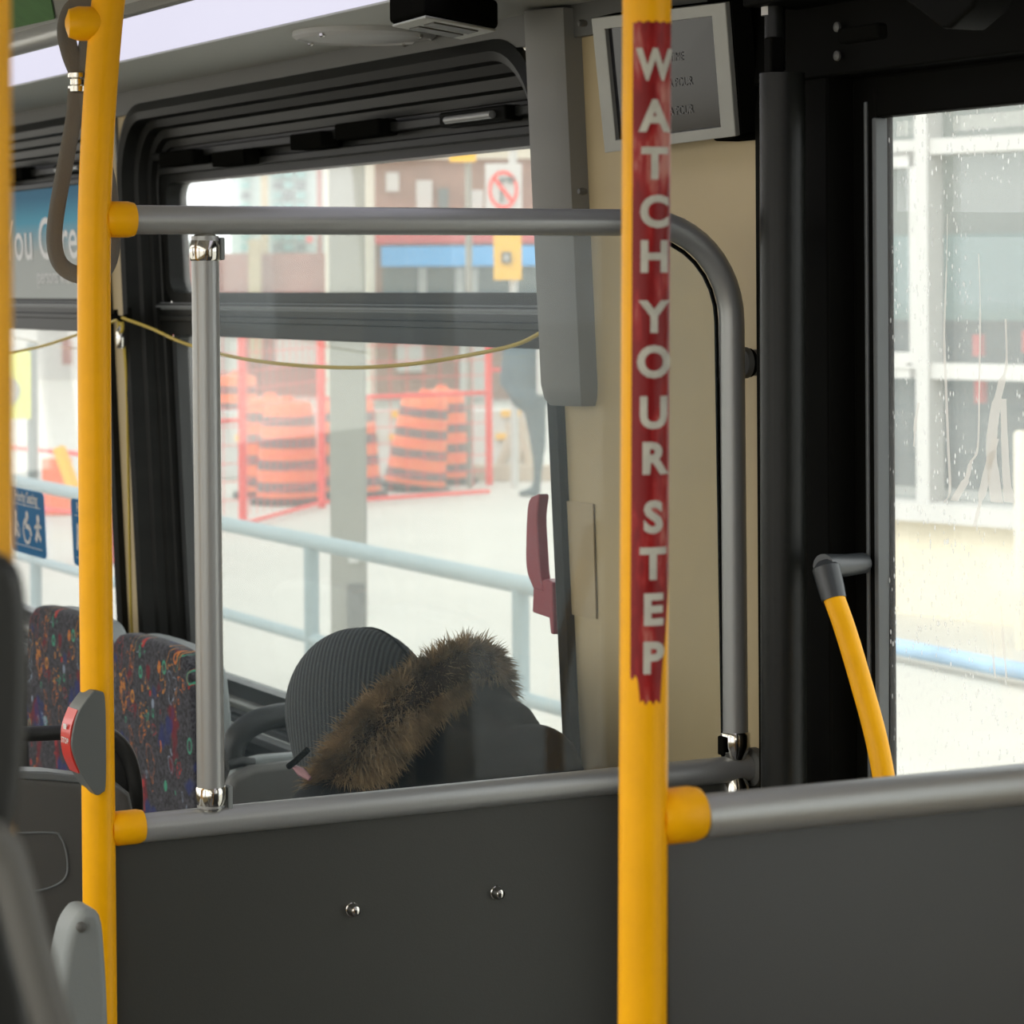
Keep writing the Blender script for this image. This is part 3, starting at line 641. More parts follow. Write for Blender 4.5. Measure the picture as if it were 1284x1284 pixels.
# red face wraps the front curve
path = spline([AY(x, y, yS_) for x, y in ((99, 892), (92, 912), (90.5, 930), (93, 950), (101, 969))], 6)
mb = MB(); dv = Vector((-.002, .032, 0)); k = len(path)
cen = AY(118, 932, yS_)
for p in path:
    o_ = (p - cen).normalized(); mb.v += [p + dv * .10 + o_ * .0015, p + dv * .95 + o_ * .0015, p + dv * .95 - o_ * .003, p + dv * .10 - o_ * .003]
for i in range(k - 1):
    for j in range(4): j2 = (j + 1) % 4; mb.f.append((i * 4 + j, i * 4 + j2, i * 4 + 4 + j2, i * 4 + 4 + j))
mb.f += [(0, 1, 2, 3), tuple((k - 1) * 4 + j for j in range(4))]
face = mb.build('button_face', 'red', sb)
mb = MB(); pc = AY(90.5, 931, yS_)
def facefn(a, b): return pc + dv * (.5 - a / dv.length * 1.0) + Vector((-.0024, 0, b))
text_into(mb, 'STOP', .0088, facefn, bold=.0002)
mb.build('lettering', 'white', face); mb = MB()
mb.add([facefn(*c) for c in ((-.004, .013), (.004, .013), (.004, .019), (-.004, .019))], [(0, 1, 2, 3)])
mb.build('symbol', 'white', face)

# ------------------------------------------------------------------ hanging strap
st = thing('hanging_strap', AY(92, 345, YP1 + .05), 'grey webbing hand strap looped over the ceiling rail, chrome clamp', 'hand strap')
yH = YP1 + .045
up_ = [AY(x, y, yH) for x, y in ((98, 92), (88, 66), (83, 38), (90, 14), (103, 8), (112, 20), (113, 45), (108, 72), (98, 92))]
mb = MB(); mb.tube(spline(up_, 6), [(.012, .003)] * (8 * 6 + 1), 12, flat=(.95, .2, .35)); mb.build('upper_loop', 'strap', st)
dn = [AY(x, y, yH) for x, y in ((95, 112), (92, 150), (82, 205), (72, 260), (68, 300), (74, 328), (90, 342), (112, 345), (132, 335), (140, 300), (136, 240), (122, 180), (104, 130), (97, 112))]
mb = MB(); mb.tube(spline(dn, 6), [(.0105, .003)] * (13 * 6 + 1), 12, flat=(.95, .2, .35)); mb.build('hand_loop', 'strap', st)
mb = MB(); c = AY(97, 104, yH); mb.lathe(c + Vector((0, 0, .013)), (0, 0, -1), [(.008, 0), (.0115, .002), (.0115, .007), (.0085, .009), (.0085, .015), (.0110, .017), (.0105, .023), (.006, .025)], 20); mb.build('clamp', 'chrome', st)

# ------------------------------------------------------------------ bell cord
def cordpt(x, y, n=.02): return WA(x, y, n)
c_ = [cordpt(152, 398, .035), cordpt(190, 412), cordpt(230, 430), cordpt(290, 447), cordpt(360, 457), cordpt(440, 461), cordpt(520, 456), cordpt(600, 443), cordpt(650, 431), cordpt(684, 414, .03)]
bc = thing('bell_cord', WA(152, 400, .03), 'thin yellow bell cord sagging across the windows from a bracket', 'bell cord')
MB().tube(spline(c_, 8), .0032, 10).build('cord_line', 'cord', bc)
c_ = [cordpt(150, 400, .035), cordpt(90, 422), cordpt(40, 437), cordpt(-20, 444), cordpt(-90, 430)]
MB().tube(spline(c_, 8), .0032, 10).build('cord_line', 'cord', bc)
c_ = [cordpt(151, 400, .03), cordpt(158, 470, .02), cordpt(161, 600, .02), cordpt(164, 760, .02), cordpt(167, 810, .02)]
MB().tube(spline(c_, 8), .003, 10).build('cord_line', 'cord', bc)
mb = MB(); mb.tube([cordpt(142, 396, .02), cordpt(152, 400, .036), cordpt(163, 396, .02)], .006, 10); mb.tube([cordpt(145, 388, .02), cordpt(146, 402, .02)], .005, 8); mb.tube([cordpt(162, 386, .02), cordpt(163, 400, .02)], .005, 8); mb.build('bracket', 'black', bc)
mb = MB(); mb.lathe(cordpt(151, 416, .03), (0, 0, -1), [(.004, -.012), (.009, 0), (.009, .03), (.007, .034)], 16); mb.build('clamp', 'chrome', bc)
MB().tube([cordpt(151, 402, .03) + Vector((0, .012 * math.cos(a), -.01 + .014 * math.sin(a))) for a in [i * math.pi / 8 for i in range(17)]][:16], .0035, 8, closed=True).build('ring', 'cord', bc)
# trims of the pillar between windows
mb = MB(); mb.wbox(WY1 + .028, WY1 + .034, .5, WZ1, 0, .006); tag(mb.build('trim_6', 'greystrip', smooth=False), kind='structure')

# ------------------------------------------------------------------ ad card and stickers on the second window
def wallquad(name, corners, n, m, parent=None, th=.003):
    P = [WA(x, y, n) for x, y in corners]; return MB().prism(P, (th, 0, 0)).build(name, m, parent, smooth=False)
adm = mat('blue_fading_print', (.5, .5, .5), .6); tt = adm.node_tree; bb = tt.nodes['Principled BSDF']
cc = tt.nodes.new('ShaderNodeTexCoord'); sp = tt.nodes.new('ShaderNodeSeparateXYZ'); tt.links.new(cc.outputs['Generated'], sp.inputs[0])
rr = tt.nodes.new('ShaderNodeValToRGB'); e = rr.color_ramp.elements; e[0].position = .42; e[0].color = (*srgb(180, 186, 182), 1); e[1].position = .92; e[1].color = (*srgb(0, 112, 150), 1)
k_ = e.new(.70); k_.color = (*srgb(60, 160, 190), 1)
tt.links.new(sp.outputs[2], rr.inputs['Fac']); tt.links.new(rr.outputs['Color'], bb.inputs['Base Color'])
ad = thing('advert_card', WA(50, 372, -.04), 'blue and white card reading You Care, in the upper pane of the left window', 'advert card')
ay0, ay1 = WA(139, 300, -.04).y + .0, WA(-60, 300, -.04).y; az0, az1 = WA(60, 374, -.04).z, WA(60, 236, -.04).z
mb = MB(); mb.wbox(ay0 + .04, ay1, az0, az1, -.046, -.040); mb.build('card', adm, ad, smooth=False)
mb = MB(); pcn = WA(97, 300, -.038); kk = pcn.y
def adfn(a, b): return WP(kk - a, pcn.z + b, -.0385)
text_into(mb, 'You Care', .135, adfn, bold=.001, align='RIGHT', sx=1.05)
pcn2 = WA(60, 347, -.038)
def adfn2(a, b): return WP(WA(128, 347, -.038).y - a, pcn2.z + b, -.0385)
text_into(mb, 'persons with disabilities', .050, adfn2, bold=.0004, align='RIGHT', sx=.95)
mb.build('lettering', mat('pale_card_lettering', (.85, .86, .84), .6), ad)

def sticker(x0, x1, ytl, ytr, h, label):
    P0_, P1_ = WA(x0, ytl, -.088), WA(x1, ytr, -.088); hh = h / F * (WA(x0, ytl).dot(FW)); wy = P0_.y - P1_.y
    root = thing('priority_sticker', WP((P0_.y + P1_.y) / 2, P0_.z - hh, -.088), label, 'sticker', 'blue priority seating stickers on the left window')
    f = lambda u, v, d=0.0: WP(P0_.y - wy * u, P0_.z - hh * v, -.088 + d)
    mb = MB(); mb.prism([f(u, v, .001) for u, v in rrect(0, 1, 0, 1, .08, 5)], (.001, 0, 0)); mb.build('sheet', 'blue', root, smooth=False)
    mb = MB(); a_ = hh / wy
    text_into(mb, 'Priority Seating', .105, lambda a, b: f(.5 + a * 1.0, .13 - b / a_ * 1.25, .0018), bold=.002)
    for v in (.24, .87): mb.add([f(.1, v, .0018), f(.9, v, .0018), f(.9, v + .012, .0018), f(.1, v + .012, .0018)], [(0, 1, 2, 3)])
    def disc(u, v, r): mb.add([f(u + r * math.cos(i * math.pi / 6), v + r / a_ * math.sin(i * math.pi / 6), .0018) for i in range(12)], [tuple(range(12))])
    def line(pts, wd=.035):
        for (u0, v0), (u1, v1) in zip(pts, pts[1:]):
            d = Vector((u1 - u0, (v1 - v0) * a_)).normalized(); nx, nv = -d.y * wd / 2, d.x * wd / 2 / a_
            mb.add([f(u0 + nx, v0 + nv, .0018), f(u1 + nx, v1 + nv, .0018), f(u1 - nx, v1 - nv, .0018), f(u0 - nx, v0 - nv, .0018)], [(0, 1, 2, 3)])
    disc(.19, .42, .04); line([(.19, .46), (.17, .60), (.15, .76)], .06); line([(.19, .50), (.27, .60)]); line([(.18, .60), (.26, .76)], .04); line([(.29, .60), (.30, .76)], .02)
    disc(.52, .40, .04); line([(.50, .44), (.47, .56), (.58, .58), (.62, .70)], .045); line([(.50 + .10 * math.cos(i), .64 + .10 / a_ * math.sin(i)) for i in [j * .5 for j in range(1, 11)]], .03)
    disc(.82, .42, .04); line([(.81, .46), (.80, .60), (.74, .76)], .055); line([(.80, .60), (.88, .74)], .04); line([(.72, .56), (.81, .50), (.90, .54)], .03)
    mb.build('pictograms', 'white', root); return root
sticker(10, 55, 609, 619, 84, 'blue priority seating sticker low in the left window, fully in view')
sticker(89, 132, 624, 634, 88, 'blue priority seating sticker partly hidden behind the left yellow pole')
wallquad('wall_notice', [(708, 628), (743, 632), (747, 776), (712, 770)], .004, mat('pale_notice_paper', srgb(170, 152, 117), .6), th=.002)
o = bpy.data.objects['wall_notice']; tag(o, 'small pale notice on the cream wall behind the clear screen', 'notice')

# green and grey ad panels on the sloped cove, top left
def cove(px, py, lift=.004):
    a, b = Vector((.88, 0, ZC)), Vector((SX0, 0, ZS)); dd = b - a; nn = Vector((dd.z, 0, -dd.x)).normalized(); nn = -nn if nn.x > 0 else nn
    d = ray(px, py); t_ = ((a + nn * lift) - EYE).dot(nn) / d.dot(nn); return EYE + d * t_
mb = MB(); P = [cove(*c) for c in ((-30, 46), (68, 24), (58, -30), (-30, -10))]; mb.prism(P, (.002, 0, .002))
tag(mb.build('advert_card', mat('green_ad_print', srgb(84, 128, 70), .55, var=.1, vscale=30), smooth=False), 'green advert card in the ceiling cove, top left corner', 'advert card')
mb = MB(); P = [cove(*c) for c in ((72, 23), (112, 14), (112, -40), (61, -30))]; mb.prism(P, (.002, 0, .002))
tag(mb.build('advert_card', mat('grey_ad_print', srgb(150, 148, 138), .55), smooth=False), 'pale grey advert card beside the green one in the ceiling cove', 'advert card')

# ------------------------------------------------------------------ door side
dp = thing('door_post', AX(985, 980, 1.79), 'thick satin black vertical door post right of the cream panel', 'door post')
XP = 1.795; a = AX(981, 92, XP); b = AX(983, 1000, XP); yp = (a.y + b.y) / 2
mb = MB(); mb.tube([Vector((XP - TUM * 0, a.y, a.z)), Vector((XP, b.y, b.z)), Vector((XP, b.y, .01))], .0275, 32); mb.build('post_sleeve', 'rubberpost', dp)
a2 = AX(972, 95, XP); mb = MB(); mb.tube([Vector((XP, a2.y, a.z + .005)), Vector((XP, a2.y, ZS - .002))], .0125, 24); mb.build('upper_rod', 'rubberpost', dp)
lb = AX(965, 12, XP); mb = MB(); mb.tube([Vector((XP, a2.y + .004, lb.z - .008)), Vector((XP, a2.y + .004, lb.z + .008))], .0142, 24); mb.build('label_ring', 'white', dp)
mb = MB(); c = AX(976, 70, XP); mb.obox(c + Vector((-.006, 0, 0)), (1, 0, 0), (0, 1, 0), (0, 0, 1), .010, .008, .022); mb.build('clip', 'blackgloss', dp, bevel=.003)
# door leaf
dr = struct('door_1', WP((DY0 + DY1) / 2, .02))
mb = MB(); zt = DZ1; print('door glass', gy1, gz, zt)
mb.dbox(gy1, DY1, .03, zt, -.036, -.014); mb.dbox(DY0, DY0 + .06, .03, zt, -.036, -.014); mb.dbox(DY0 + .06, gy1, gz, zt, -.036, -.014); mb.dbox(DY0 + .06, gy1, .03, .22, -.036, -.014)
mb.build('door_frame', 'blackgloss', dr, bevel=.004)
mb = MB(); mb.dbox(gy1 - .002, gy1 + .006, .22, gz, -.03, -.012); mb.dbox(gy1 + .016, gy1 + .022, .1, gz + .02, -.02, -.011); mb.build('seal', 'greystrip', dr, bevel=.002)
mb = MB(); mb.dbox(DY0 + .05, gy1 + .004, .2, gz + .01, -.034, -.028); mb.build('glass', 'doorglass', dr)
def streak(pts, wd):
    P = spline([AX(x, y, XD + .0265) for x, y in pts], 6); m2 = MB(); n_ = len(P)
    for i, p in enumerate(P):
        w_ = wd[min(len(wd) - 1, int(i / n_ * len(wd)))] * .5 / 610; m2.v += [p + Vector((0, w_, 0)), p - Vector((0, w_, 0))]
    for i in range(n_ - 1): m2.f.append((2 * i, 2 * i + 1, 2 * i + 3, 2 * i + 2))
    return m2
stm = glass('dried_water_streak', haze=.6, hazecol=(.9, .84, .78), gloss=.05)
for pts, wd in (([(1188, 268), (1187, 330), (1184, 420), (1186, 480), (1189, 560), (1191, 615), (1184, 630)], (1, 2, 3, 3, 3, 2)),
                ([(1227, 318), (1229, 380), (1228, 480), (1226, 560), (1217, 580), (1212, 600), (1196, 628)], (1, 2, 2, 3, 5, 9)),
                ([(1261, 400), (1262, 455), (1256, 480), (1247, 520), (1243, 570), (1250, 630)], (2, 3, 8, 11, 12, 14)),
                ([(1258, 500), (1260, 560), (1262, 600), (1266, 630)], (7, 8, 9, 12)),
                ([(1248, 550), (1236, 600), (1222, 660)], (8, 9, 4)),
                ([(1152, 505), (1148, 530), (1146, 560)], (3, 4, 2)),
                ([(1243, 780), (1246, 830), (1248, 850)], (1, 3, 2)), ([(1255, 760), (1258, 800), (1262, 850)], (1, 3, 2))):
    streak(pts, wd).build('water_streak', stm, dr)
# header details
mb = MB(); P = WA(1080, 40, .112); mb.wbox(P.y - .05, P.y + .03, P.z - .012, P.z + .006, .11, .125); tag(mb.build('hinge_arm', 'black', bevel=.004), 'black hinge arm on the door header', 'hinge arm')
hy = [(1168, -10), (1180, 2), (1228, 38), (1238, 38), (1268, 12), (1276, -10)]
mb = MB(); mb.prism([WA(x, y, .115) for x, y in hy], (-.05, 0, .0)); tag(mb.build('door_camera', 'blackgloss', bevel=.008), 'black wedge-shaped sensor housing hanging from the door header', 'sensor housing')
for i, (x, y) in enumerate(((1051, 34), (1051, 70))):
    mb = MB(); mb.lathe(WA(x, y, .035), (-1, 0, 0), [(.006, 0), (.006, .003), (.003, .005)], 14); tag(mb.build('bolt', 'band'), ('upper' if i == 0 else 'lower') + ' small bolt on the black header left of the hinge arm', 'bolt')
# yellow door handle
nh = .075
dh = thing('grab_bar', AX(1050, 745, XD - nh), 'slanting yellow door handle with black elbow joint on the door frame', 'door handle')
nh = .075
hp = [AX(x, y, XD - nh) for x, y in ((1043, 742), (1060, 790), (1078, 850), (1096, 915), (1107, 968), (1112, 1010), (1114, 1080), (1112, 1150))]
MB().tube(spline(hp, 6), .0128, 24).build('grip', 'yellow', dh)
j0 = AX(1046, 752, XD - nh); j1 = AX(1036, 712, XD - nh)
mb = MB(); mb.tube([j0, j0.lerp(j1, .35), j1, j1 + (j1 - j0).normalized() * .008], [.0145, .0155, .0165, .009], 20); mb.build('elbow', 'elbow', dh)
j2 = AX(1082, 706, XD - .0); mb = MB(); mb.tube([j1 + Vector((-.004, 0, .002)), j1.lerp(j2, .5), j2], [.0145, .0135, .0125], 20); mb.build('bracket', 'elbow', dh)

# ------------------------------------------------------------------ seats
XS = 1.70
def patterned_seat(label):
    yc = 4.76; root = thing('bus_seat', (XS - .15, yc, 0), label, 'seat', 'inward facing patterned seats under the windows')
    def out(sc, x, top=0.0):
        pts = [(-.205, .50), (-.235, .66), (-.238, .80), (-.222, .90), (-.195, .945), (-.12, .965), (.12, .965), (.195, .945), (.222, .90), (.238, .80), (.225, .66), (.175, .50)]
        P = spline([Vector((x, yc + a * sc, .73 + (b - .73) * sc + top)) for a, b in pts], 4); return P
    MB().prism(out(1.0, XS), (.045, 0, 0)).build('backrest', 'fabric', root, bevel=.014, segs=3)
    MB().prism(out(.985, XS + .024), (.05, 0, 0)).build('seat_shell', 'seatlight', root, bevel=.008)
    c = [Vector((XS + .02 - a, yc + b, .40)) for a, b in rrect(0, .42, -.21, .21, .05, 5)]
    MB().prism(c, (0, 0, .06)).build('cushion', 'fabric', root, bevel=.015)
    c = [Vector((XS + .04 - a, yc + b, .36)) for a, b in rrect(0, .45, -.22, .22, .05, 5)]
    MB().prism(c, (0, 0, .04)).build('seat_pan', 'seatlight', root, bevel=.01)
    MB().box(XS - .22, XS - .12, yc - .15, yc + .15, 0, .37).build('pedestal', 'seatshell', root, bevel=.01)
    return root
s1 = patterned_seat('patterned bus seat just left of the grey upright bar')
dY = .515
copy_tree(s1, s1.location + Vector((0, dY, 0)), 'patterned bus seat half hidden behind the left yellow pole')
# sealed gap panel between seats: curved black trim
mb = MB(); mb.tube([AX(x, y, 1.80) for x, y in ((163, 812), (161, 826), (157, 850), (147, 900), (142, 960))], [.006, .014, .019, .022, .022], 12)
tag(mb.build('divider', 'seatdark'), 'dark curved divider between the two patterned seats', 'divider')

# seat shell ahead of the passenger with its grab loop
YS2 = 4.25
g = thing('bus_seat', AY(330, 1000, YS2), 'grey seat back with dark grab loop in front of the passenger', 'seat back')
oo = [(278, 1100), (281, 1010), (292, 975), (318, 962), (372, 955), (440, 950), (500, 950), (505, 1100)]
MB().prism([AY(x, y, YS2) for x, y in oo], (0, .035, 0)).build('back_shell', 'seatshell', g, bevel=.012, segs=3)
oo = [(290, 985), (300, 956), (330, 949), (380, 945), (440, 942), (500, 942), (503, 960), (440, 962), (372, 965), (318, 972)]
MB().prism([AY(x, y, YS2 + .036) for x, y in oo], (0, .03, 0)).build('back_rim', 'seatlight', g, bevel=.004)
MB().tube(spline([AY(x, y, YS2 + .08) for x, y in ((292, 990), (291, 950), (296, 926), (320, 906), (360, 896), (420, 892), (480, 900))], 8), .021, 20).build('grab_loop', 'seatdark', g)
mb = MB(); mb.tube([AY(x, y, YS2 + .04) for x, y in ((285, 960), (302, 955), (318, 957))], .009, 12); mb.build('loop_bracket', 'seatdark', g)

# seat back at far left (seen from behind), grab hoop above
YS3 = 3.45
g = thing('bus_seat', AY(60, 1100, YS3), 'grey seat back with moulded oval recess at the lower left', 'seat back')
oo = [(-60, 1500), (-70, 975), (-40, 966), (60, 972), (120, 978), (150, 983), (166, 996), (173, 1030), (178, 1100), (182, 1500)]
MB().prism([AY(x, y, YS3) for x, y in oo], (0, .04, 0)).build('back_shell', 'seatshell', g, bevel=.014, segs=3)
rec = [AY(x, y, YS3 - .001) for x, y in ((-30, 1047), (60, 1044), (76, 1050), (84, 1075), (82, 1100), (60, 1114), (20, 1120), (-30, 1122))]
MB().tube(spline(rec, 6), .0016, 8).build('recess_line', 'rim', g)
MB().prism([AY(x, y, YS3 - .002) for x, y in ((-60, 964), (60, 968), (112, 974), (112, 984), (60, 979), (-60, 974))], (0, .044, 0)).build('top_rim', 'rim', g, bevel=.003)
MB().tube(spline([AY(x, y, YS3 + .05) for x, y in ((-40, 922), (40, 920), (100, 918), (135, 921), (155, 938), (166, 965), (170, 1000), (168, 1040))], 8), .010, 18).build('grab_hoop', 'seatdark', g)
MB().prism([AY(x, y, YS3 + .052) for x, y in ((120, 922), (148, 930), (163, 958), (168, 1000), (150, 1000), (110, 985))], (0, .012, 0)).build('hoop_web', 'seatdark', g, bevel=.004)
# light grey curved seat side in front of it
YS4 = 2.6
oo = [(60, 1420), (70, 1284), (78, 1220), (86, 1175), (96, 1152), (110, 1140), (128, 1150), (134, 1200), (138, 1284), (140, 1420)]
g = thing('bus_seat', AY(100, 1400, YS4), 'pale grey curved seat side beside the foot of the left pole', 'seat side')
MB().prism(spline([AY(x, y, YS4) for x, y in oo], 4), (0, .05, 0)).build('side_shell', 'seatlight', g, bevel=.012, segs=3)
q4 = AY(100, 1400, YS4); MB().box(q4.x - .02, q4.x + .02, YS4 + .005, YS4 + .045, .0, q4.z + .02).build('leg', 'seatshell', g, bevel=.005)
mb = MB(); mb.lathe(AY(101, 1162, YS4), (0, -1, 0), [(.005, 0), (.005, .004), (.002, .006)], 12); mb.build('screw', 'band', g)

# blurred foreground: dark seat and yellow pole close to the lens
YS5 = 1.12
g = thing('bus_seat', AY(0, 1284, YS5), 'dark out of focus seat back close to the camera, left edge', 'seat')
oo = [(-200, 1600), (-200, 700), (-60, 690), (0, 694), (22, 704), (36, 730), (42, 800), (40, 920), (30, 1020), (14, 1100), (24, 1180), (46, 1284), (60, 1600)]
MB().prism(spline([AY(x, y, YS5) for x, y in oo], 4), (0, .07, 0)).build('back_shell', 'seatdark', g, bevel=.02, segs=3)
q5 = AY(-80, 1284, YS5); MB().box(q5.x - .35, q5.x - .03, YS5 - .32, YS5 - .0, .42, .50).build('cushion', 'fabric', g, bevel=.02); MB().box(q5.x - .20, q5.x - .08, YS5 - .2, YS5 - .10, .0, .43).build('pedestal', 'seatshell', g, bevel=.01)
MB().tube(spline([AY(x, y, YS5 - .02) for x, y in ((-40, 1040), (0, 1062), (18, 1110), (42, 1200), (66, 1284), (100, 1400))], 6), .0085, 16).build('frame_tube', 'seatshell', g)
YS6 = 1.22
xx = AY(-36, 400, YS6).x; g = thing('grab_pole', (xx, YS6, 0), 'out of focus yellow grab pole at the very left edge', 'grab pole')
MB().tube([(xx, YS6, .02), (xx, YS6, ZC - .03)], .0185, 28).build('pole_tube', 'yellow', g)
MB().lathe((xx, YS6, 0), (0, 0, 1), [(.045, .0), (.045, .008), (.024, .016), (.022, .03)], 28).build('floor_flange', 'yellow', g)

# ------------------------------------------------------------------ passenger
M['coat'] = mat('black_winter_coat', (.006, .0065, .0065), .8, bump=1.0, bscale=22, spec=.25)
M['skin'] = mat('skin', srgb(176, 128, 110), .5, bump=.1, bscale=120)
M['hair'] = mat('fur_strands', srgb(150, 127, 94), .8, var=.6, vscale=30)
M['hat'] = None
def corduroy():
    m = mat('dark_grey_corduroy', (.050, .052, .052), .9); t = m.node_tree; b = t.nodes['Principled BSDF']; L = t.links.new
    c = t.nodes.new('ShaderNodeTexCoord'); wv = t.nodes.new('ShaderNodeTexWave'); wv.bands_direction = 'DIAGONAL'; wv.inputs['Scale'].default_value = 62; wv.inputs['Distortion'].default_value = .2
    mp = t.nodes.new('ShaderNodeMapping'); mp.inputs['Scale'].default_value = (1.2, -1, .12); L(c.outputs['Object'], mp.inputs['Vector']); L(mp.outputs['Vector'], wv.inputs['Vector'])
    r = t.nodes.new('ShaderNodeValToRGB'); e = r.color_ramp.elements; e[0].color = (.022, .025, .027, 1); e[1].color = (.060, .064, .064, 1); L(wv.outputs['Fac'], r.inputs['Fac']); L(r.outputs['Color'], b.inputs['Base Color'])
    bp = t.nodes.new('ShaderNodeBump'); bp.inputs['Strength'].default_value = .5; bp.inputs['Distance'].default_value = .002; L(wv.outputs['Fac'], bp.inputs['Height']); L(bp.outputs['Normal'], b.inputs['Normal']); return m
M['hat'] = corduroy()
HD = 3.86
hc = AD(452, 905, HD)                           # head centre
pe = thing('person', (hc.x + .05, hc.y - .1, 0), 'seated passenger in dark ribbed cap and black coat with fur-trimmed hood', 'person')
dn_ = Vector((0, 0, -1))
def capsule(mb, a, b, ra_, rb_, n=7):
    a, b = Vector(a), Vector(b)
    for i in range(n + 1): t_ = i / n; mb.ball(a.lerp(b, t_), ra_ + (rb_ - ra_) * t_, seg=14)
hip = Vector((1.60, 3.45, .50)); chest = Vector((1.63, 3.47, .78)); neck = AD(520, 985, 3.82)
body = MB()
body.ball(hip, .17, .14, .12); capsule(body, hip, chest, .14, .15); body.ball(chest, .17, .12, .15)
shl = Vector((1.42, 3.50, .83)); shr = Vector((1.76, 3.52, .84))
capsule(body, chest + Vector((0, 0, .08)), shl, .09, .065); capsule(body, chest + Vector((0, 0, .08)), shr, .09, .065)
for s_, sh in ((-1, shl), (1, shr)):
    el = sh + Vector((s_ * .03, .06, -.27)); wr = Vector((1.6 + s_ * .07, 3.74, .56)); capsule(body, sh, el, .058, .045); capsule(body, el, wr, .043, .03)
    kn = Vector((1.6 + s_ * .11, 3.88, .50)); an = Vector((1.6 + s_ * .11, 3.84, .08)); capsule(body, hip + Vector((s_ * .08, 0, 0)), kn, .085, .06); capsule(body, kn, an, .058, .038)
    capsule(body, an + Vector((0, 0, -.03)), an + Vector((0, .17, -.045)), .042, .034)
    palm = wr + Vector((-s_ * .02, .05, -.005)); capsule(body, wr, palm, .026, .03)
    for q_ in range(4):
        f0 = palm + Vector((-.024 + q_ * .016, .02, 0)); L_ = (.055, .066, .06, .045)[q_]; capsule(body, f0, f0 + Vector((0, L_ * .6, -.006)), .009, .008, 5); capsule(body, f0 + Vector((0, L_ * .6, -.006)), f0 + Vector((0, L_ * .8, -.03)), .008, .007, 4)
    capsule(body, palm + Vector((-s_ * .02, -.01, 0)), palm + Vector((-s_ * .045, .03, -.008)), .011, .008, 5)
capsule(body, neck + Vector((0, .0, -.12)), hc + Vector((.0, .0, -.05)), .062, .055)
HR = Matrix.Rotation(math.radians(12), 3, 'Z') @ Matrix.Rotation(math.radians(-28), 3, 'X')
def H(x, y, z): return hc + HR @ Vector((x, y, z))      # head frame: y faces forward, z up
body.ball(H(0, 0, .0), .074, .094, .098, rot=HR); body.ball(H(0, .035, -.06), .052, .058, .062, rot=HR)
body.ball(H(0, .103, -.025), .012, .016, .02, rot=HR); body.ball(H(0, .085, -.10), .026, .02, .018, rot=HR); body.ball(H(0, .090, -.066), .024, .010, .007, rot=HR)
for s_ in (-1, 1):
    body.ball(H(s_ * .076, -.005, -.02), .009, .02, .03, rot=HR); body.ball(H(s_ * .03, .088, .0), .014, .009, .009, rot=HR)
body.build('body', 'skin', pe, remesh=.008)
# cap
cap = MB(); n_ = 40
A0 = Vector(AD(452, 893, HD))
rings = []
for i in range(15):
    ph = math.radians(i / 14 * 106); rings.append((math.sin(ph), math.cos(ph)))
HRc = Matrix.Rotation(math.radians(14), 3, 'Z') @ Matrix.Rotation(math.radians(-20), 3, 'X')
for s_, c_ in rings:
    for j in range(n_):
        th = 2 * math.pi * j / n_
        cap.v.append(A0 + HRc @ Vector((.099 * s_ * math.cos(th), .118 * s_ * math.sin(th), .118 * c_ if c_ > 0 else .32 * c_)))
for i in range(14):
    for j in range(n_): j2 = (j + 1) % n_; cap.f.append((i * n_ + j, (i + 1) * n_ + j, (i + 1) * n_ + j2, i * n_ + j2))
o = cap.build('cap', 'hat', pe); s = o.modifiers.new('solid', 'SOLIDIFY'); s.thickness = .004
mb = MB(); sm = [A0 + HRc @ Vector((.022, -.1155 * math.sin(math.radians(a)), .1155 * math.cos(math.radians(a)))) for a in range(-100, 101, 10)]
mb.tube(sm, .0022, 8); mb.build('cap_seam', M['gasket'], o)
pk = MB()
for j in range(13):
    a = math.radians(20 + 140 * j / 12); bse = Vector((.095 * math.cos(a), .112 * math.sin(a), -.075)); tip = Vector((.082 * math.cos(a), .112 * math.sin(a) + .05 * math.sin(a), -.10))
    pk.v += [A0 + HRc @ bse, A0 + HRc @ tip, A0 + HRc @ (tip + Vector((0, 0, .005))), A0 + HRc @ (bse + Vector((0, 0, .006)))]
for j in range(12):
    for q_ in range(4): q2 = (q_ + 1) % 4; pk.f.append((j * 4 + q_, j * 4 + q2, j * 4 + 4 + q2, j * 4 + 4 + q_))
pk.f += [(0, 1, 2, 3), (48, 49, 50, 51)]
pk.build('cap_peak', 'hat', pe)
# glasses: a dark arm and a pinkish lens edge
gl = MB(); gl.tube([AD(386, 940, 3.60), AD(370, 955, 3.61), AD(362, 961, 3.62)], .0042, 10); gl.build('glasses_arm', 'black', pe)
gl = MB(); gl.tube([AD(368, 961, 3.62), AD(378, 968, 3.61), AD(389, 977, 3.60)], [.003, .0065, .003], 10); gl.build('glasses_lens', mat('pink_lens', (.45, .25, .27), .15, coat=1), pe)
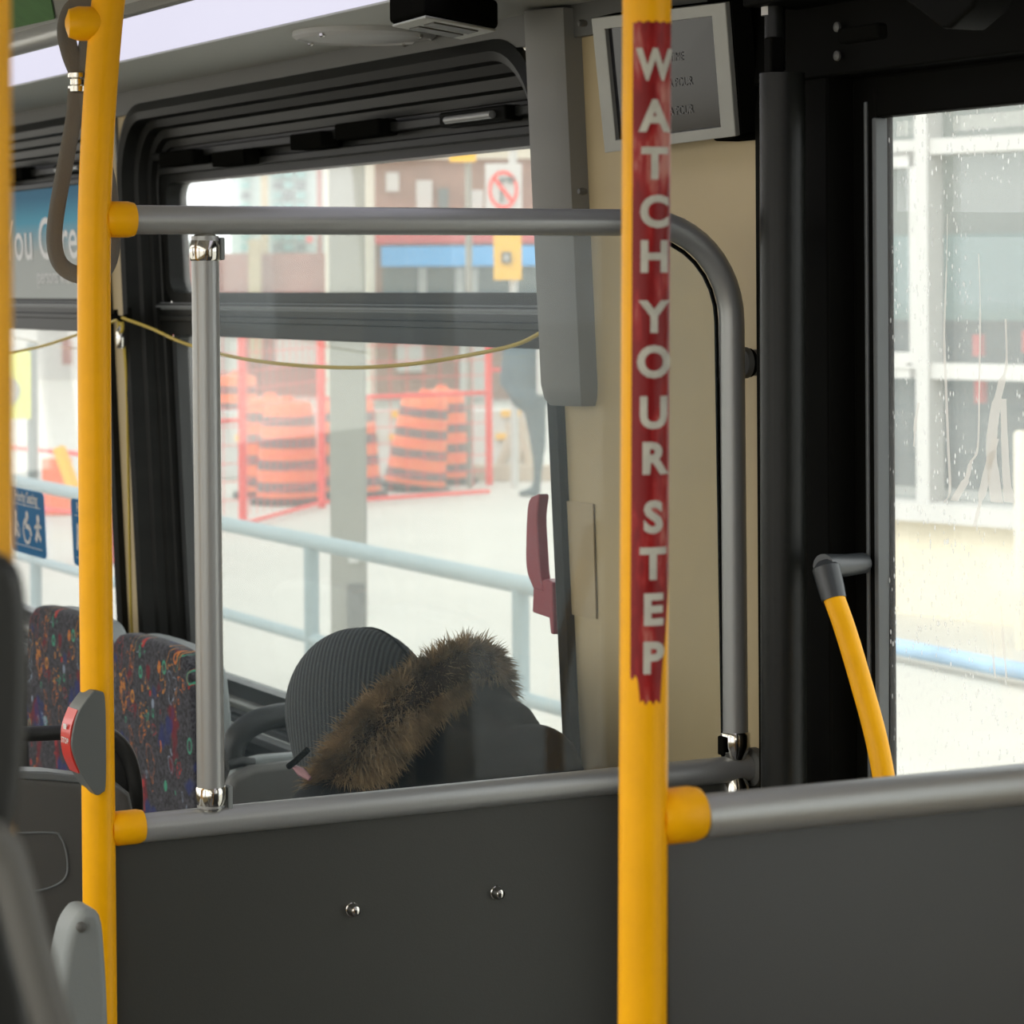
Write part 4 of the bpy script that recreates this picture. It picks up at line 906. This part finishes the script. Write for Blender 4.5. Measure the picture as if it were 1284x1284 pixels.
# coat and hood
ct = MB()
def eb(px, py, d, rx, ry, rz): ct.ball(AD(px, py, d), rx, ry, rz, seg=22)
eb(575, 965, 3.86, .105, .12, .085); eb(545, 955, 3.80, .07, .09, .06); eb(610, 935, 3.92, .085, .10, .07); eb(600, 900, 3.96, .055, .07, .065)
eb(560, 905, 3.92, .07, .07, .06); eb(640, 905, 3.90, .034, .05, .032); eb(500, 990, 3.80, .07, .07, .05)
capsule(ct, AD(580, 985, 3.82), AD(672, 985, 3.80), .085, .072)
eb(672, 960, 3.80, .058, .08, .058); eb(688, 1010, 3.78, .055, .08, .09)
capsule(ct, AD(430, 1050, 3.72), AD(670, 1040, 3.78), .09, .08)
ct.ball(chest + Vector((0, -.0, -.02)), .20, .17, .22); ct.ball(hip + Vector((0, 0, .08)), .20, .18, .16)
for s_, sh in ((-1, shl), (1, shr)):
    el = sh + Vector((s_ * .03, .06, -.27)); wr = Vector((1.6 + s_ * .07, 3.70, .57)); capsule(ct, sh, el, .08, .068); capsule(ct, el, wr, .062, .05)
ct.build('coat', 'coat', pe, remesh=.010)
# fur trim: strands along the rim of the hood
rim_px = [(420, 1000, 3.72), (440, 962, 3.70), (470, 922, 3.70), (507, 886, 3.73), (548, 854, 3.80), (585, 832, 3.88), (608, 838, 3.94), (618, 868, 3.98), (612, 900, 4.0)]
rimp = spline([AD(*p) for p in rim_px], 24)
fur = MB(); cen = AD(520, 960, 3.86)
for k in range(26000):
    i = rnd.random() * (len(rimp) - 1.001); a = int(i); p = rimp[a].lerp(rimp[a + 1], i - a); u = i / len(rimp)
    tg = (rimp[a + 1] - rimp[a]).normalized()
    wd = .040 - .020 * max(0, u - .35) / .65
    th = rnd.random() * 2 * math.pi; n1 = tg.cross(-FW).normalized(); n2 = -FW
    off = (n1 * math.cos(th) * wd + n2 * math.sin(th) * .02) * math.sqrt(rnd.random())
    root_ = p + off
    dr_ = (n1 * math.cos(th) * .9 + n2 * (math.sin(th) * .7 + .45) + tg * rnd.uniform(-.3, .6) + Vector((rnd.gauss(0, .25), rnd.gauss(0, .25), rnd.gauss(0, .25) - .1))).normalized()
    clump = math.sin(i * 1.7) * .5 + math.sin(i * .63 + 2) * .5
    Ln = rnd.uniform(.012, .030) * (1 + .25 * clump); w0 = rnd.uniform(.0005, .0009)
    sd = dr_.cross(FW).normalized() * w0
    bend = Vector((0, 0, -1)) * Ln * .18
    fur.add([root_ - sd, root_ + sd, root_ + dr_ * Ln * .6 + sd * .6 + bend * .3, root_ + dr_ * Ln * .6 - sd * .6 + bend * .3, root_ + dr_ * Ln + bend], [(0, 1, 2, 3), (3, 2, 4)])
# fast path: no merge
me = bpy.data.meshes.new('fur_trim'); me.from_pydata([v - ORG[pe.name] for v in fur.v], [], fur.f); me.materials.append(M['hair'])
o = bpy.data.objects.new('fur_trim', me); COL.objects.link(o); o.parent = pe; tag(o, 'fluffy brown fur trim of the hood'); ORG[o.name] = ORG[pe.name]
mb = MB(); mb.tube([p + FW * .012 for p in rimp[::4]], .026, 12); mb.build('fur_backing', mat('brown_fur_base', srgb(52, 38, 24), .95), o)
# passenger's own seat below
g = thing('bus_seat', (1.6, 3.40, 0), 'seat hidden behind the partition under the passenger', 'seat')
MB().box(1.36, 1.84, 3.12, 3.66, .26, .335).build('cushion', 'fabric', g, bevel=.02)
MB().box(1.38, 1.82, 3.05, 3.10, .30, .72).build('backrest', 'seatshell', g, bevel=.02)
MB().box(1.5, 1.7, 3.3, 3.5, 0, .26).build('pedestal', 'seatshell', g, bevel=.01)

# ================================================================== OUTSIDE
GZ = E - 2.0
def G(px, D): p = AD(px, CY, D); return Vector((p.x, p.y, GZ))       # ground point below a column at camera depth D
M['ground'] = mat('pale_concrete_paving', (.52, .50, .445), .8, var=.05, vscale=.8, bump=.1, bscale=8)
M['bluegrey'] = mat('pale_blue_painted_rail', srgb(142, 160, 164), .5)
M['orange'] = mat('orange_drum', (.92, .20, .07), .5)
M['stripe'] = mat('dark_drum_stripe', (.17, .12, .12), .6)
M['redf'] = mat('red_site_fence', (.85, .06, .05), .5)
M['offwhite'] = mat('off_white_paint', (.56, .55, .52), .6)
M['amber'] = mat('amber_yellow', (.90, .50, .03), .5)
M['brick'] = mat('brown_brick', srgb(152, 118, 104), .85, var=.15, vscale=2)
M['brick2'] = mat('dusty_red_brick', srgb(160, 108, 98), .85, var=.15, vscale=2)
M['tealglass'] = mat('teal_curtain_glass', srgb(120, 170, 165), .2)
M['paleconcrete'] = mat('pale_render', srgb(214, 206, 188), .8)
M['postgrey'] = mat('galvanised_post', srgb(142, 140, 130), .6, var=.06, vscale=4)
M['bluecanopy'] = mat('blue_canopy', srgb(84, 172, 235), .6)
M['redcanopy'] = mat('red_canopy', srgb(228, 84, 84), .6)
M['shopdark'] = mat('dark_shop_glass', srgb(90, 104, 104), .3)
M['beige'] = mat('beige_timber', srgb(196, 184, 164), .8)
M['lime'] = mat('lime_yellow_sheet', srgb(226, 232, 80), .6)
M['roadblack'] = mat('black_plastic', (.03, .03, .03), .5)
mb = MB(); mb.box(2.3, 200, -120, 220, GZ - .2, GZ); mb.box(-150, 2.3, -120, 220, GZ - .2, GZ - .001); tag(mb.build('ground', 'ground', smooth=False), kind='structure')

# railing beside the bus
XR = 4.35
rl = thing('street_railing', AX(500, 900, XR), 'pale blue-grey two-bar street railing outside the windows', 'railing')
zt = AX(400, 681, XR).z; zb_ = AX(400, 803, XR).z; print('railing', zt - GZ, zb_ - GZ)
yA = AX(700, 700, XR).y; yB = 40
MB().tube([(XR, yA - .15, zt - .04), (XR, yA, zt), (XR, yB, zt)], .033, 16).build('top_bar', 'bluegrey', rl)
MB().tube([(XR, yA - .15, zb_), (XR, yB, zb_)], .025, 16).build('lower_bar', 'bluegrey', rl)
yp1 = AX(653, 800, XR).y; yp2 = AX(391, 800, XR).y; ds = yp2 - yp1
for k in range(6): MB().tube([(XR, yp1 + ds * k, GZ), (XR, yp1 + ds * k, zt)], .031, 16).build('post', 'bluegrey', rl)
# wide post
D_ = 12.6; c = G(435.5, D_); hw = 44 / F * D_ / 2
up_post = thing('utility_post', c, 'wide grey utility post standing behind the railing, seen above the cap', 'post')
MB().obox(c + Vector((0, 0, 2.6)), RT, FW, UP, hw, hw, 2.6).build('shaft', 'postgrey', up_post, bevel=.01)
p = AD(447, 765, D_ - hw - .01); MB().obox(p, RT, FW, UP, .040, .012, .12).build('hatch', 'band', up_post, bevel=.004)
p = AD(443, 700, D_ - hw - .01); MB().obox(p, RT, FW, UP, .022, .008, .022).build('sticker', 'offwhite', up_post)

# drums
def make_drum(label):
    root = thing('traffic_drum', (0, 0, 0), label, 'traffic drum', 'orange striped traffic drums'); H_ = .92
    levels = [(0, .30), (.10, .295), (.26, .285), (.42, .272), (.58, .26), (.74, .248), (.90, .235)]
    mb = MB(); mb.lathe((0, 0, 0), (0, 0, 1), [(.36, 0), (.36, .05), (.31, .07)], 28); mb.build('rubber_base', 'roadblack', root)
    mb = MB(); mb.lathe((0, 0, .05), (0, 0, 1), [(.30, 0), (.275, .3), (.25, .6), (.225, .85), (.20, .88), (.06, .90), (.05, .94)], 28); mb.build('drum_body', 'orange', root)
    mb = MB()
    for k in range(4):
        z = .12 + k * .20; r0 = .302 - z * .088; mb.lathe((0, 0, z), (0, 0, 1), [(r0 - .02, 0), (r0 + .008, .001), (r0 - .002, .089), (r0 - .022, .09)], 28)
    mb.build('dark_bands', 'stripe', root); return root
d0 = make_drum('orange striped traffic drum left of the grey post, nearest the red fence post')
ORG_ = [(338, 26.1, 'wide orange and dark striped traffic drum left of the grey utility post'), (360, 25.3, 'striped traffic drum just right of the widest drum, in front of it'),
        (437, 26.0, 'striped traffic drum mostly hidden behind the grey utility post'),
        (518, 26.9, 'leaning striped traffic drum left of the last drum'), (553, 27.8, 'rightmost orange striped traffic drum')]
for i, (px, D, lb_) in enumerate(ORG_):
    if i == 0: d0.location = G(px, D); d0['label'] = lb_; o_ = d0
    else: o_ = copy_tree(d0, G(px, D), lb_)
    if i == 3: o_.rotation_euler = (FW * math.radians(7))[:]
o_ = copy_tree(d0, G(296, 33), 'distant striped traffic drum at the left of the fence'); o_.scale = (1, 1, 1)

# red fence
def fence_panel(pxa, Da, pxb, Db, label, hh=1.85, rails=(.12, .98, 1.85), grid=True, last=False):
    A, B = G(pxa, Da), G(pxb, Db); root = thing('fence_panel', A, label, 'fence panel', 'red site fence panels'); d = B - A
    for P in ((A, B) if last else (A,)): MB().tube([P, P + UP * hh], .036, 10).build('fence_post', 'redf', root)
    for r_ in rails: MB().tube([A + UP * r_, B + UP * r_], .02, 8).build('fence_rail', 'redf', root)
    if grid:
        g_ = MB(); n_ = max(4, int(d.length / .18))
        for k in range(1, n_): P = A + d * (k / n_); g_.tube([P + UP * .1, P + UP * hh], .004, 4)
        for k in range(1, 12): g_.tube([A + UP * (.1 + k * .15), B + UP * (.1 + k * .15)], .004, 4)
        g_.build('wire_mesh', 'redf', root, smooth=False)
    return root
fence_panel(303, 22.6, 402, 24.8, 'red site fence panel left of the grey utility post', rails=(.05,))
fence_panel(402, 24.8, 612, 26.0, 'red site fence panel between post and pedestrian', rails=(.05, .98))
fence_panel(612, 27.5, 720, 27.7, 'red site fence panel behind the pedestrian', rails=(1.15,), grid=False, last=True)
fence_panel(180, 22.0, 303, 22.6, 'red site fence panel left of the drums', rails=(.05, .9))
fence_panel(-60, 25, 110, 23, 'red site fence panel seen through the left window', rails=(.1, .60), hh=.7, grid=False, last=True)
# white barriers with amber reflectors
def barrier(px, D, label, L_=1.8, rz=0):
    c = G(px, D); root = thing('traffic_barrier', c, label, 'barrier', 'white concrete barriers behind the drums')
    pr_ = [(-.22, 0), (.22, 0), (.20, .15), (.12, .28), (.09, .70), (-.09, .70), (-.12, .28), (-.20, .15)]
    P = [c - RT * L_ / 2 + FW * a + UP * b for a, b in pr_]; MB().prism(P, RT * L_).build('block', 'offwhite', root, bevel=.02)
    for k in (-.3, .3):
        MB().obox(c + RT * L_ * k * 1.0 - FW * .1 + UP * .66, RT, FW, UP, .10, .03, .035).build('reflector', 'amber', root)
        MB().obox(c + RT * L_ * k * .8 - FW * .12 + UP * .42, RT, FW, UP, .09, .03, .03).build('reflector', 'amber', root)
    return root
for px, nm in ((282, 'white barrier at the left of the wide drum'), (388, 'white barrier between drums and grey utility post'), (480, 'white barrier directly right of the grey utility post'), (600, 'white barrier near the A-frame trestle')):
    barrier(px, 28.8, nm, .85 if px < 450 else (.64 if px == 480 else 1.1))
# trestle
tr = thing('trestle', G(640, 28.2), 'beige A-frame trestle left of the walking pedestrian', 'trestle')
for a, b in (((622, 600), (650, 525)), ((668, 608), (652, 525)), ((640, 606), (660, 530)), ((650, 600), (640, 530))):
    pa, pb_ = AD(a[0], a[1], 28.15), AD(b[0], b[1], 28.2); MB().tube([pa, pb_], .055, 6).build('leg', 'beige', tr)
MB().obox(G(642, 28.15) + UP * .08, RT, FW, UP, .40, .15, .08).build('foot_board', 'beige', tr, bevel=.01)
# pedestrian
pd = G(664, 26); ped = thing('person', pd, 'pedestrian in dark teal jacket carrying a white bag beyond the fence', 'person')
b_ = MB()
def PD(x, y, z): return pd + RT * x + FW * y + UP * z
b_.ball(PD(0, 0, 1.60), .085, .10, .12); capsule(b_, PD(0, 0, 1.35), PD(0, 0, 1.5), .055, .05); b_.ball(PD(-.02, 0, 1.22), .19, .13, .26); b_.ball(PD(0, 0, .95), .17, .13, .15)
capsule(b_, PD(-.0, 0, .9), PD(.05, .0, .48), .085, .06); capsule(b_, PD(.05, 0, .48), PD(.06, 0, .07), .055, .04); capsule(b_, PD(.08, 0, .9), PD(.10, .02, .48), .085, .06); capsule(b_, PD(.10, .02, .48), PD(.06, .05, .07), .055, .04)
capsule(b_, PD(.02, 0, .04), PD(-.10, -.05, .03), .045, .035); capsule(b_, PD(.06, 0, .04), PD(-.05, .05, .03), .045, .035)
for s_ in (-1, 1): capsule(b_, PD(s_ * .19, 0, 1.38), PD(s_ * .22, -.03, 1.10), .055, .045); capsule(b_, PD(s_ * .22, -.03, 1.1), PD(s_ * .12, -.16, .92), .042, .03)
b_.build('body', mat('dark_trousers_figure', srgb(70, 86, 92), .8), ped, remesh=.03)
j_ = MB(); j_.ball(PD(-.03, 0, 1.20), .24, .18, .32); j_.ball(PD(0, 0, .95), .21, .17, .16)
for s_ in (-1, 1): capsule(j_, PD(s_ * .18, 0, 1.38), PD(s_ * .23, -.03, 1.08), .085, .07); capsule(j_, PD(s_ * .23, -.03, 1.08), PD(s_ * .12, -.15, .95), .065, .055)
j_.build('jacket', mat('dark_teal_jacket', srgb(62, 84, 96), .8), ped, remesh=.03)
k_ = MB(); k_.ball(PD(0, .01, 1.64), .092, .105, .105); k_.build('hair', 'roadblack', ped)
MB().obox(PD(.14, -.24, 1.20), RT, FW, UP, .08, .06, .24).build('white_bag', 'offwhite', ped, bevel=.03)

# signs on a post
sg = G(640, 27); sp_ = thing('sign_post', sg, 'white street sign post carrying the signs in the upper pane', 'sign post')
MB().tube([sg + FW * .06 + RT * .03, sg + FW * .06 + RT * .03 + UP * 3.4], .04, 12).build('post', 'offwhite', sp_)
t = thing('traffic_sign', AD(632, 262, 27), 'white no-turn sign with red circle and slash', 'sign')
MB().obox(AD(631.5, 234, 27), RT, FW, UP, 23 / F * 27, .01, 29 / F * 27).build('plate', 'offwhite', t)
cc_ = AD(631, 238, 26.97); ro, ri_ = 20.5 / F * 27, 16.8 / F * 27; mb = MB(); n_ = 40
for rr_ in (ro, ri_):
    for j in range(n_): a = 2 * math.pi * j / n_; mb.v.append(cc_ + RT * rr_ * .9 * math.cos(a) + UP * rr_ * 1.18 * math.sin(a))
for j in range(n_): j2 = (j + 1) % n_; mb.f.append((j, j2, n_ + j2, n_ + j))
mb.obox(cc_, RT * .75 - UP, FW, RT + UP * .75, ri_ * 1.15, .004, .018)
mb.build('red_ring', 'redf', t, smooth=False)
mb = MB(); mb.obox(cc_ + RT * -.02 - UP * .02, RT, FW, UP, .012, .003, .11); mb.obox(cc_ + RT * .02 + UP * .10, RT, FW, UP, .055, .003, .014)
mb.prism([cc_ + RT * .06 + UP * .15, cc_ + RT * .06 + UP * .05, cc_ + RT * .13 + UP * .10], FW * .004); mb.build('arrow', 'shopdark', t, smooth=False)
t = thing('traffic_sign', AD(637, 350, 26.98), 'amber yellow sign hanging under the no-turn sign', 'sign')
MB().obox(AD(636.5, 319, 26.98), RT, FW, UP, 17.5 / F * 27, .01, 32 / F * 27).build('plate', 'amber', t)
MB().obox(AD(635, 323, 26.95), RT, FW, UP, .047, .008, .055).build('symbol', 'band', t); MB().obox(AD(635, 323, 26.94), RT, FW, UP, .018, .008, .03).build('symbol', 'offwhite', t)
t = thing('traffic_sign', AD(580, 205, 27), 'amber yellow sign with green arrow at the top of the window', 'sign')
MB().obox(AD(580, 182, 27), RT, FW, UP, 16.5 / F * 27, .01, 21 / F * 27).build('plate', 'amber', t)
MB().tube([G(588, 27.1), G(588, 27.1) + UP * 3.6], .035, 10).build('post', 'postgrey', t)
MB().obox(AD(575, 184, 26.97), RT + UP * -.6, FW, UP + RT * .6, .05, .005, .022).build('arrow', mat('green_arrow', (.02, .35, .18), .5), t)

# buildings: everything with its own depth
def building(name, label, pxa, pxb, D, h, m, dep=6.0):
    c0_, c1_ = G(pxa, D), G(pxb, D); root = thing(name, c0_, label, 'building')
    P = [c0_, c1_, c1_ + FW * dep, c0_ + FW * dep]; MB().prism(P, UP * h).build('walls', m, root, smooth=False)
    return root
def pbox(root, name, px0, px1, py0, py1, D, m, th=.15):
    a = AD(px0, py1, D); w_ = (px1 - px0) / F * D; h_ = (py1 - py0) / F * D
    P = [a, a + RT * w_, a + RT * w_ + UP * h_, a + UP * h_]; return MB().prism(P, FW * th).build(name, m, root, smooth=False)
# shop with canopies
bs = building('shop_building', 'brown brick shop with red and blue canopies across the street', 462, 760, 48, 5.1, 'brick')
pbox(bs, 'fascia', 462, 700, 292, 306, 47.4, 'redcanopy', .6); pbox(bs, 'canopy', 478, 700, 309, 334, 47.0, 'bluecanopy', 1.0); pbox(bs, 'shop_window', 480, 700, 336, 425, 47.9, 'shopdark')
for x in (525, 572, 590, 640): pbox(bs, 'frame_post', x, x + 10, 336, 425, 47.8, 'offwhite')
pbox(bs, 'window', 484, 500, 216, 240, 47.9, 'offwhite'); pbox(bs, 'window', 522, 542, 226, 262, 47.9, 'offwhite'); pbox(bs, 'window', 550, 562, 236, 262, 47.9, 'shopdark'); pbox(bs, 'window', 586, 606, 238, 272, 47.9, 'offwhite')
pbox(bs, 'lower_panel', 498, 532, 425, 466, 47.85, 'offwhite'); pbox(bs, 'lower_panel', 577, 610, 430, 500, 47.8, 'offwhite')
pbox(bs, 'cornice', 455, 760, 186, 200, 47.8, 'paleconcrete', .3)
# tower blocks behind
bt = building('tower_block', 'pale office block with white storeys behind the brick shop', 440, 800, 90, 16, 'paleconcrete', 10)
for k in range(9): pbox(bt, 'window_band', 456 + k * 27, 470 + k * 27, 60, 182, 89.8, 'shopdark' if k % 3 else 'offwhite')
bt = building('glass_building', 'teal glass building with cream columns left in the upper pane', 290, 412, 60, 11, mat('pale_glass_front', srgb(196, 214, 208), .4), 8)
for px, wd in ((328, 9), (398, 7)): pbox(bt, 'column', px, px + wd, -50, 440, 59.5, 'cream' if px == 328 else 'brick2')
for r_ in range(14):
    for x in (302, 342, 356, 372):
        pbox(bt, 'window', x, x + 11, 150 + r_ * 13, 158 + r_ * 13, 59.8, 'tealglass' if (r_ + x) % 3 else 'shopdark')
pbox(bt, 'graphic', 352, 392, 318, 330, 59.4, 'offwhite'); pbox(bt, 'graphic', 342, 352, 305, 345, 59.4, 'shopdark'); pbox(bt, 'graphic', 384, 392, 296, 304, 59.4, 'redcanopy')
bl = building('brick_building', 'low dusty red brick building behind the drums', 236, 452, 50, 2.6, 'brick2', 5)
pbox(bl, 'shutter', 345, 405, 425, 458, 49.8, 'offwhite'); pbox(bl, 'pilaster', 312, 328, 300, 452, 49.7, 'cream'); pbox(bl, 'pilaster', 246, 300, 400, 470, 49.7, 'offwhite')
bh = building('concrete_hut', 'grey beige tower behind the utility post', 408, 459, 44, 9, 'paleconcrete', 3)
pbox(bh, 'ledge', 414, 450, 208, 216, 43.8, 'offwhite', .3)
bk = building('pale_building', 'pale low building beyond the fence in the left window', -80, 236, 60, 3.0, 'offwhite', 5)
pbox(bk, 'pilaster', 78, 90, 425, 457, 59.7, 'brick2')
# left window oddments
ls = thing('notice_board', G(30, 20), 'lime yellow board with a grey circle in the left window', 'board')
MB().obox(AD(14, 483, 20), RT, FW, UP, 24 / F * 20, .02, 42 / F * 20).build('board', 'lime', ls)
MB().lathe(AD(8, 490, 19.96), -FW, [(.10, 0), (.10, .01)], 24).build('disc', 'postgrey', ls)
MB().tube([G(40, 20.05), G(40, 20.05) + UP * 1.6], .04, 10).build('post', 'shopdark', ls)
rbx = G(147, 20); tag(MB().obox(rbx + UP * .42, RT, FW, UP, .16, .15, .42).build('red_bin', 'red', bevel=.02), 'red bin glimpsed between the windows beside the left yellow pole', 'bin')
tag(MB().tube([AD(74, 562, 22.4), G(112, 22.2)], .055, 8).build('yellow_brace', 'amber'), 'slanting yellow brace in the left window above the stickers', 'brace')
for k in range(1): tag(MB().obox(G(70, 24.2) + UP * .25, RT, FW, UP, .12, .1, .25).build('orange_crate', 'orange', bevel=.02), 'small orange crate behind the railing in the left window', 'crate')

# building seen through the door
A = G(1113, 16.7); ang = Vector((.668, -.744)); fd = (RT * ang.x + FW * ang.y).normalized(); bd = (FW * .668 + RT * .744).normalized()
hb = thing('street_building', A, 'cream building with white window frames seen through the door', 'building')
def FP(px, py, off=0.0):      # point on the facade plane
    d = ray(px, py); nrm_ = bd; t_ = ((A + bd * off) - EYE).dot(nrm_) / d.dot(nrm_); return EYE + d * t_
def fbar(name, pts, m, off, th):
    P = [FP(x, y, off) for x, y in pts]; return MB().prism(P, bd * th).build(name, m, hb, smooth=False)
Az = lambda px, py: FP(px, py).z
S0 = -1.5; S1 = 7.0
def fslab(name, s0, s1, z0, z1, m, off, th):
    P = [A + fd * s0 + bd * off, A + fd * s1 + bd * off, A + fd * s1 + bd * (off + th), A + fd * s0 + bd * (off + th)]
    P = [Vector((p.x, p.y, z0)) for p in P]; return MB().prism(P, UP * (z1 - z0)).build(name, m, hb, smooth=False)
def sof(px): p = FP(px, 500); return (p - A).dot(fd)
zl1, zl0 = Az(1200, 632), Az(1200, 655)
M['fwall'] = mat('cream_plinth', srgb(226, 216, 192), .8, var=.03, vscale=2)
fslab('plinth', S0, S1, GZ, zl0, 'fwall', 0, .3); fslab('ledge', S0, S1, zl0, zl1, 'offwhite', -.12, .45)
M['shade1'] = mat('grey_beige_blind', srgb(132, 134, 126), .7, var=.08, vscale=2); M['shade2'] = mat('blue_green_board', srgb(120, 146, 144), .7, var=.06, vscale=2); M['shade3'] = mat('dark_interior', srgb(78, 90, 95), .7, var=.15, vscale=3)
zm1, zm0 = Az(1200, 456), Az(1200, 476); zt1, zt0 = Az(1200, 172), Az(1200, 192)
fslab('inner_wall', S0, S1, Az(1200, 290), 5.5, 'shade1', .9, .1); fslab('inner_board', S0, S1, Az(1200, 405), Az(1200, 290), 'shade2', .8, .1); fslab('inner_dark', S0, S1, zl1, Az(1200, 405), 'shade3', .9, .1)
for a_, b_2, y_ in ((1128, 1140, 430), (1190, 1200, 425), (1235, 1246, 420), (1130, 1146, 490)): 
    s_ = sof(a_); fslab('shelf_item', s_, s_ + .06, Az(a_, y_ + 20), Az(a_, y_ - 8), 'redcanopy', .7, .05)
fslab('glass', S0, S1, zl1, 5.5, 'glass', .12, .01)
fslab('crossbar', S0, S1, zt0, zt1, 'offwhite', 0, .12); fslab('crossbar', S0, S1, zm0, zm1, 'offwhite', 0, .12)
W_ = sof(1167) - sof(1151)
for x in (1151,): fslab('mullion', sof(x), sof(x) + W_, zl1, 5.5, 'offwhite', -.02, .15)
fslab('mullion', sof(1340), sof(1340) + W_, zl1, 5.5, 'offwhite', -.02, .15)
fslab('sash', sof(1141), sof(1151), zm0, Az(1130, 192), 'offwhite', 0, .1); fslab('sash', S0, sof(1151), Az(1130, 210), Az(1130, 190), 'offwhite', 0, .1); fslab('sash', S0, sof(1151), Az(1130, 462), Az(1130, 442), 'offwhite', -.01, .1)
MB().obox(AD(1140, 457, 16.3), RT, FW, UP, .016, .01, .006).build('latch', 'band', hb)
fslab('roof', S0, S1, 5.5, 6.2, 'offwhite', -.1, 4); fslab('side_wall', S0 - .3, S0, GZ, 5.5, 'offwhite', 0, 4)
# kerb beam and pipe
XK = AZ(1200, 826, GZ + .08).x; y0k = AZ(1400, 826, GZ + .08).y
tag(MB().tube([(XK, 4, GZ + .08), (XK, AX(1113, 810, XK).y + 1.5, GZ + .08)], .045, 12).build('kerb_pipe', mat('worn_blue_paint', srgb(150, 180, 205), .6, var=.25, vscale=2)), 'pale blue painted kerb pipe on the ground seen through the door', 'kerb pipe')
bp_ = AD(1281, 600, 15.0); tag(MB().lathe((bp_.x, bp_.y, GZ), (0, 0, 1), [(.042, 0), (.042, AD(1281, 545, 15).z - GZ), (.03, AD(1281, 540, 15).z - GZ)], 20).build('bollard', 'paleconcrete'), 'slim off-white bollard at the right edge beyond the door glass', 'bollard')
print('objects', len(bpy.data.objects))
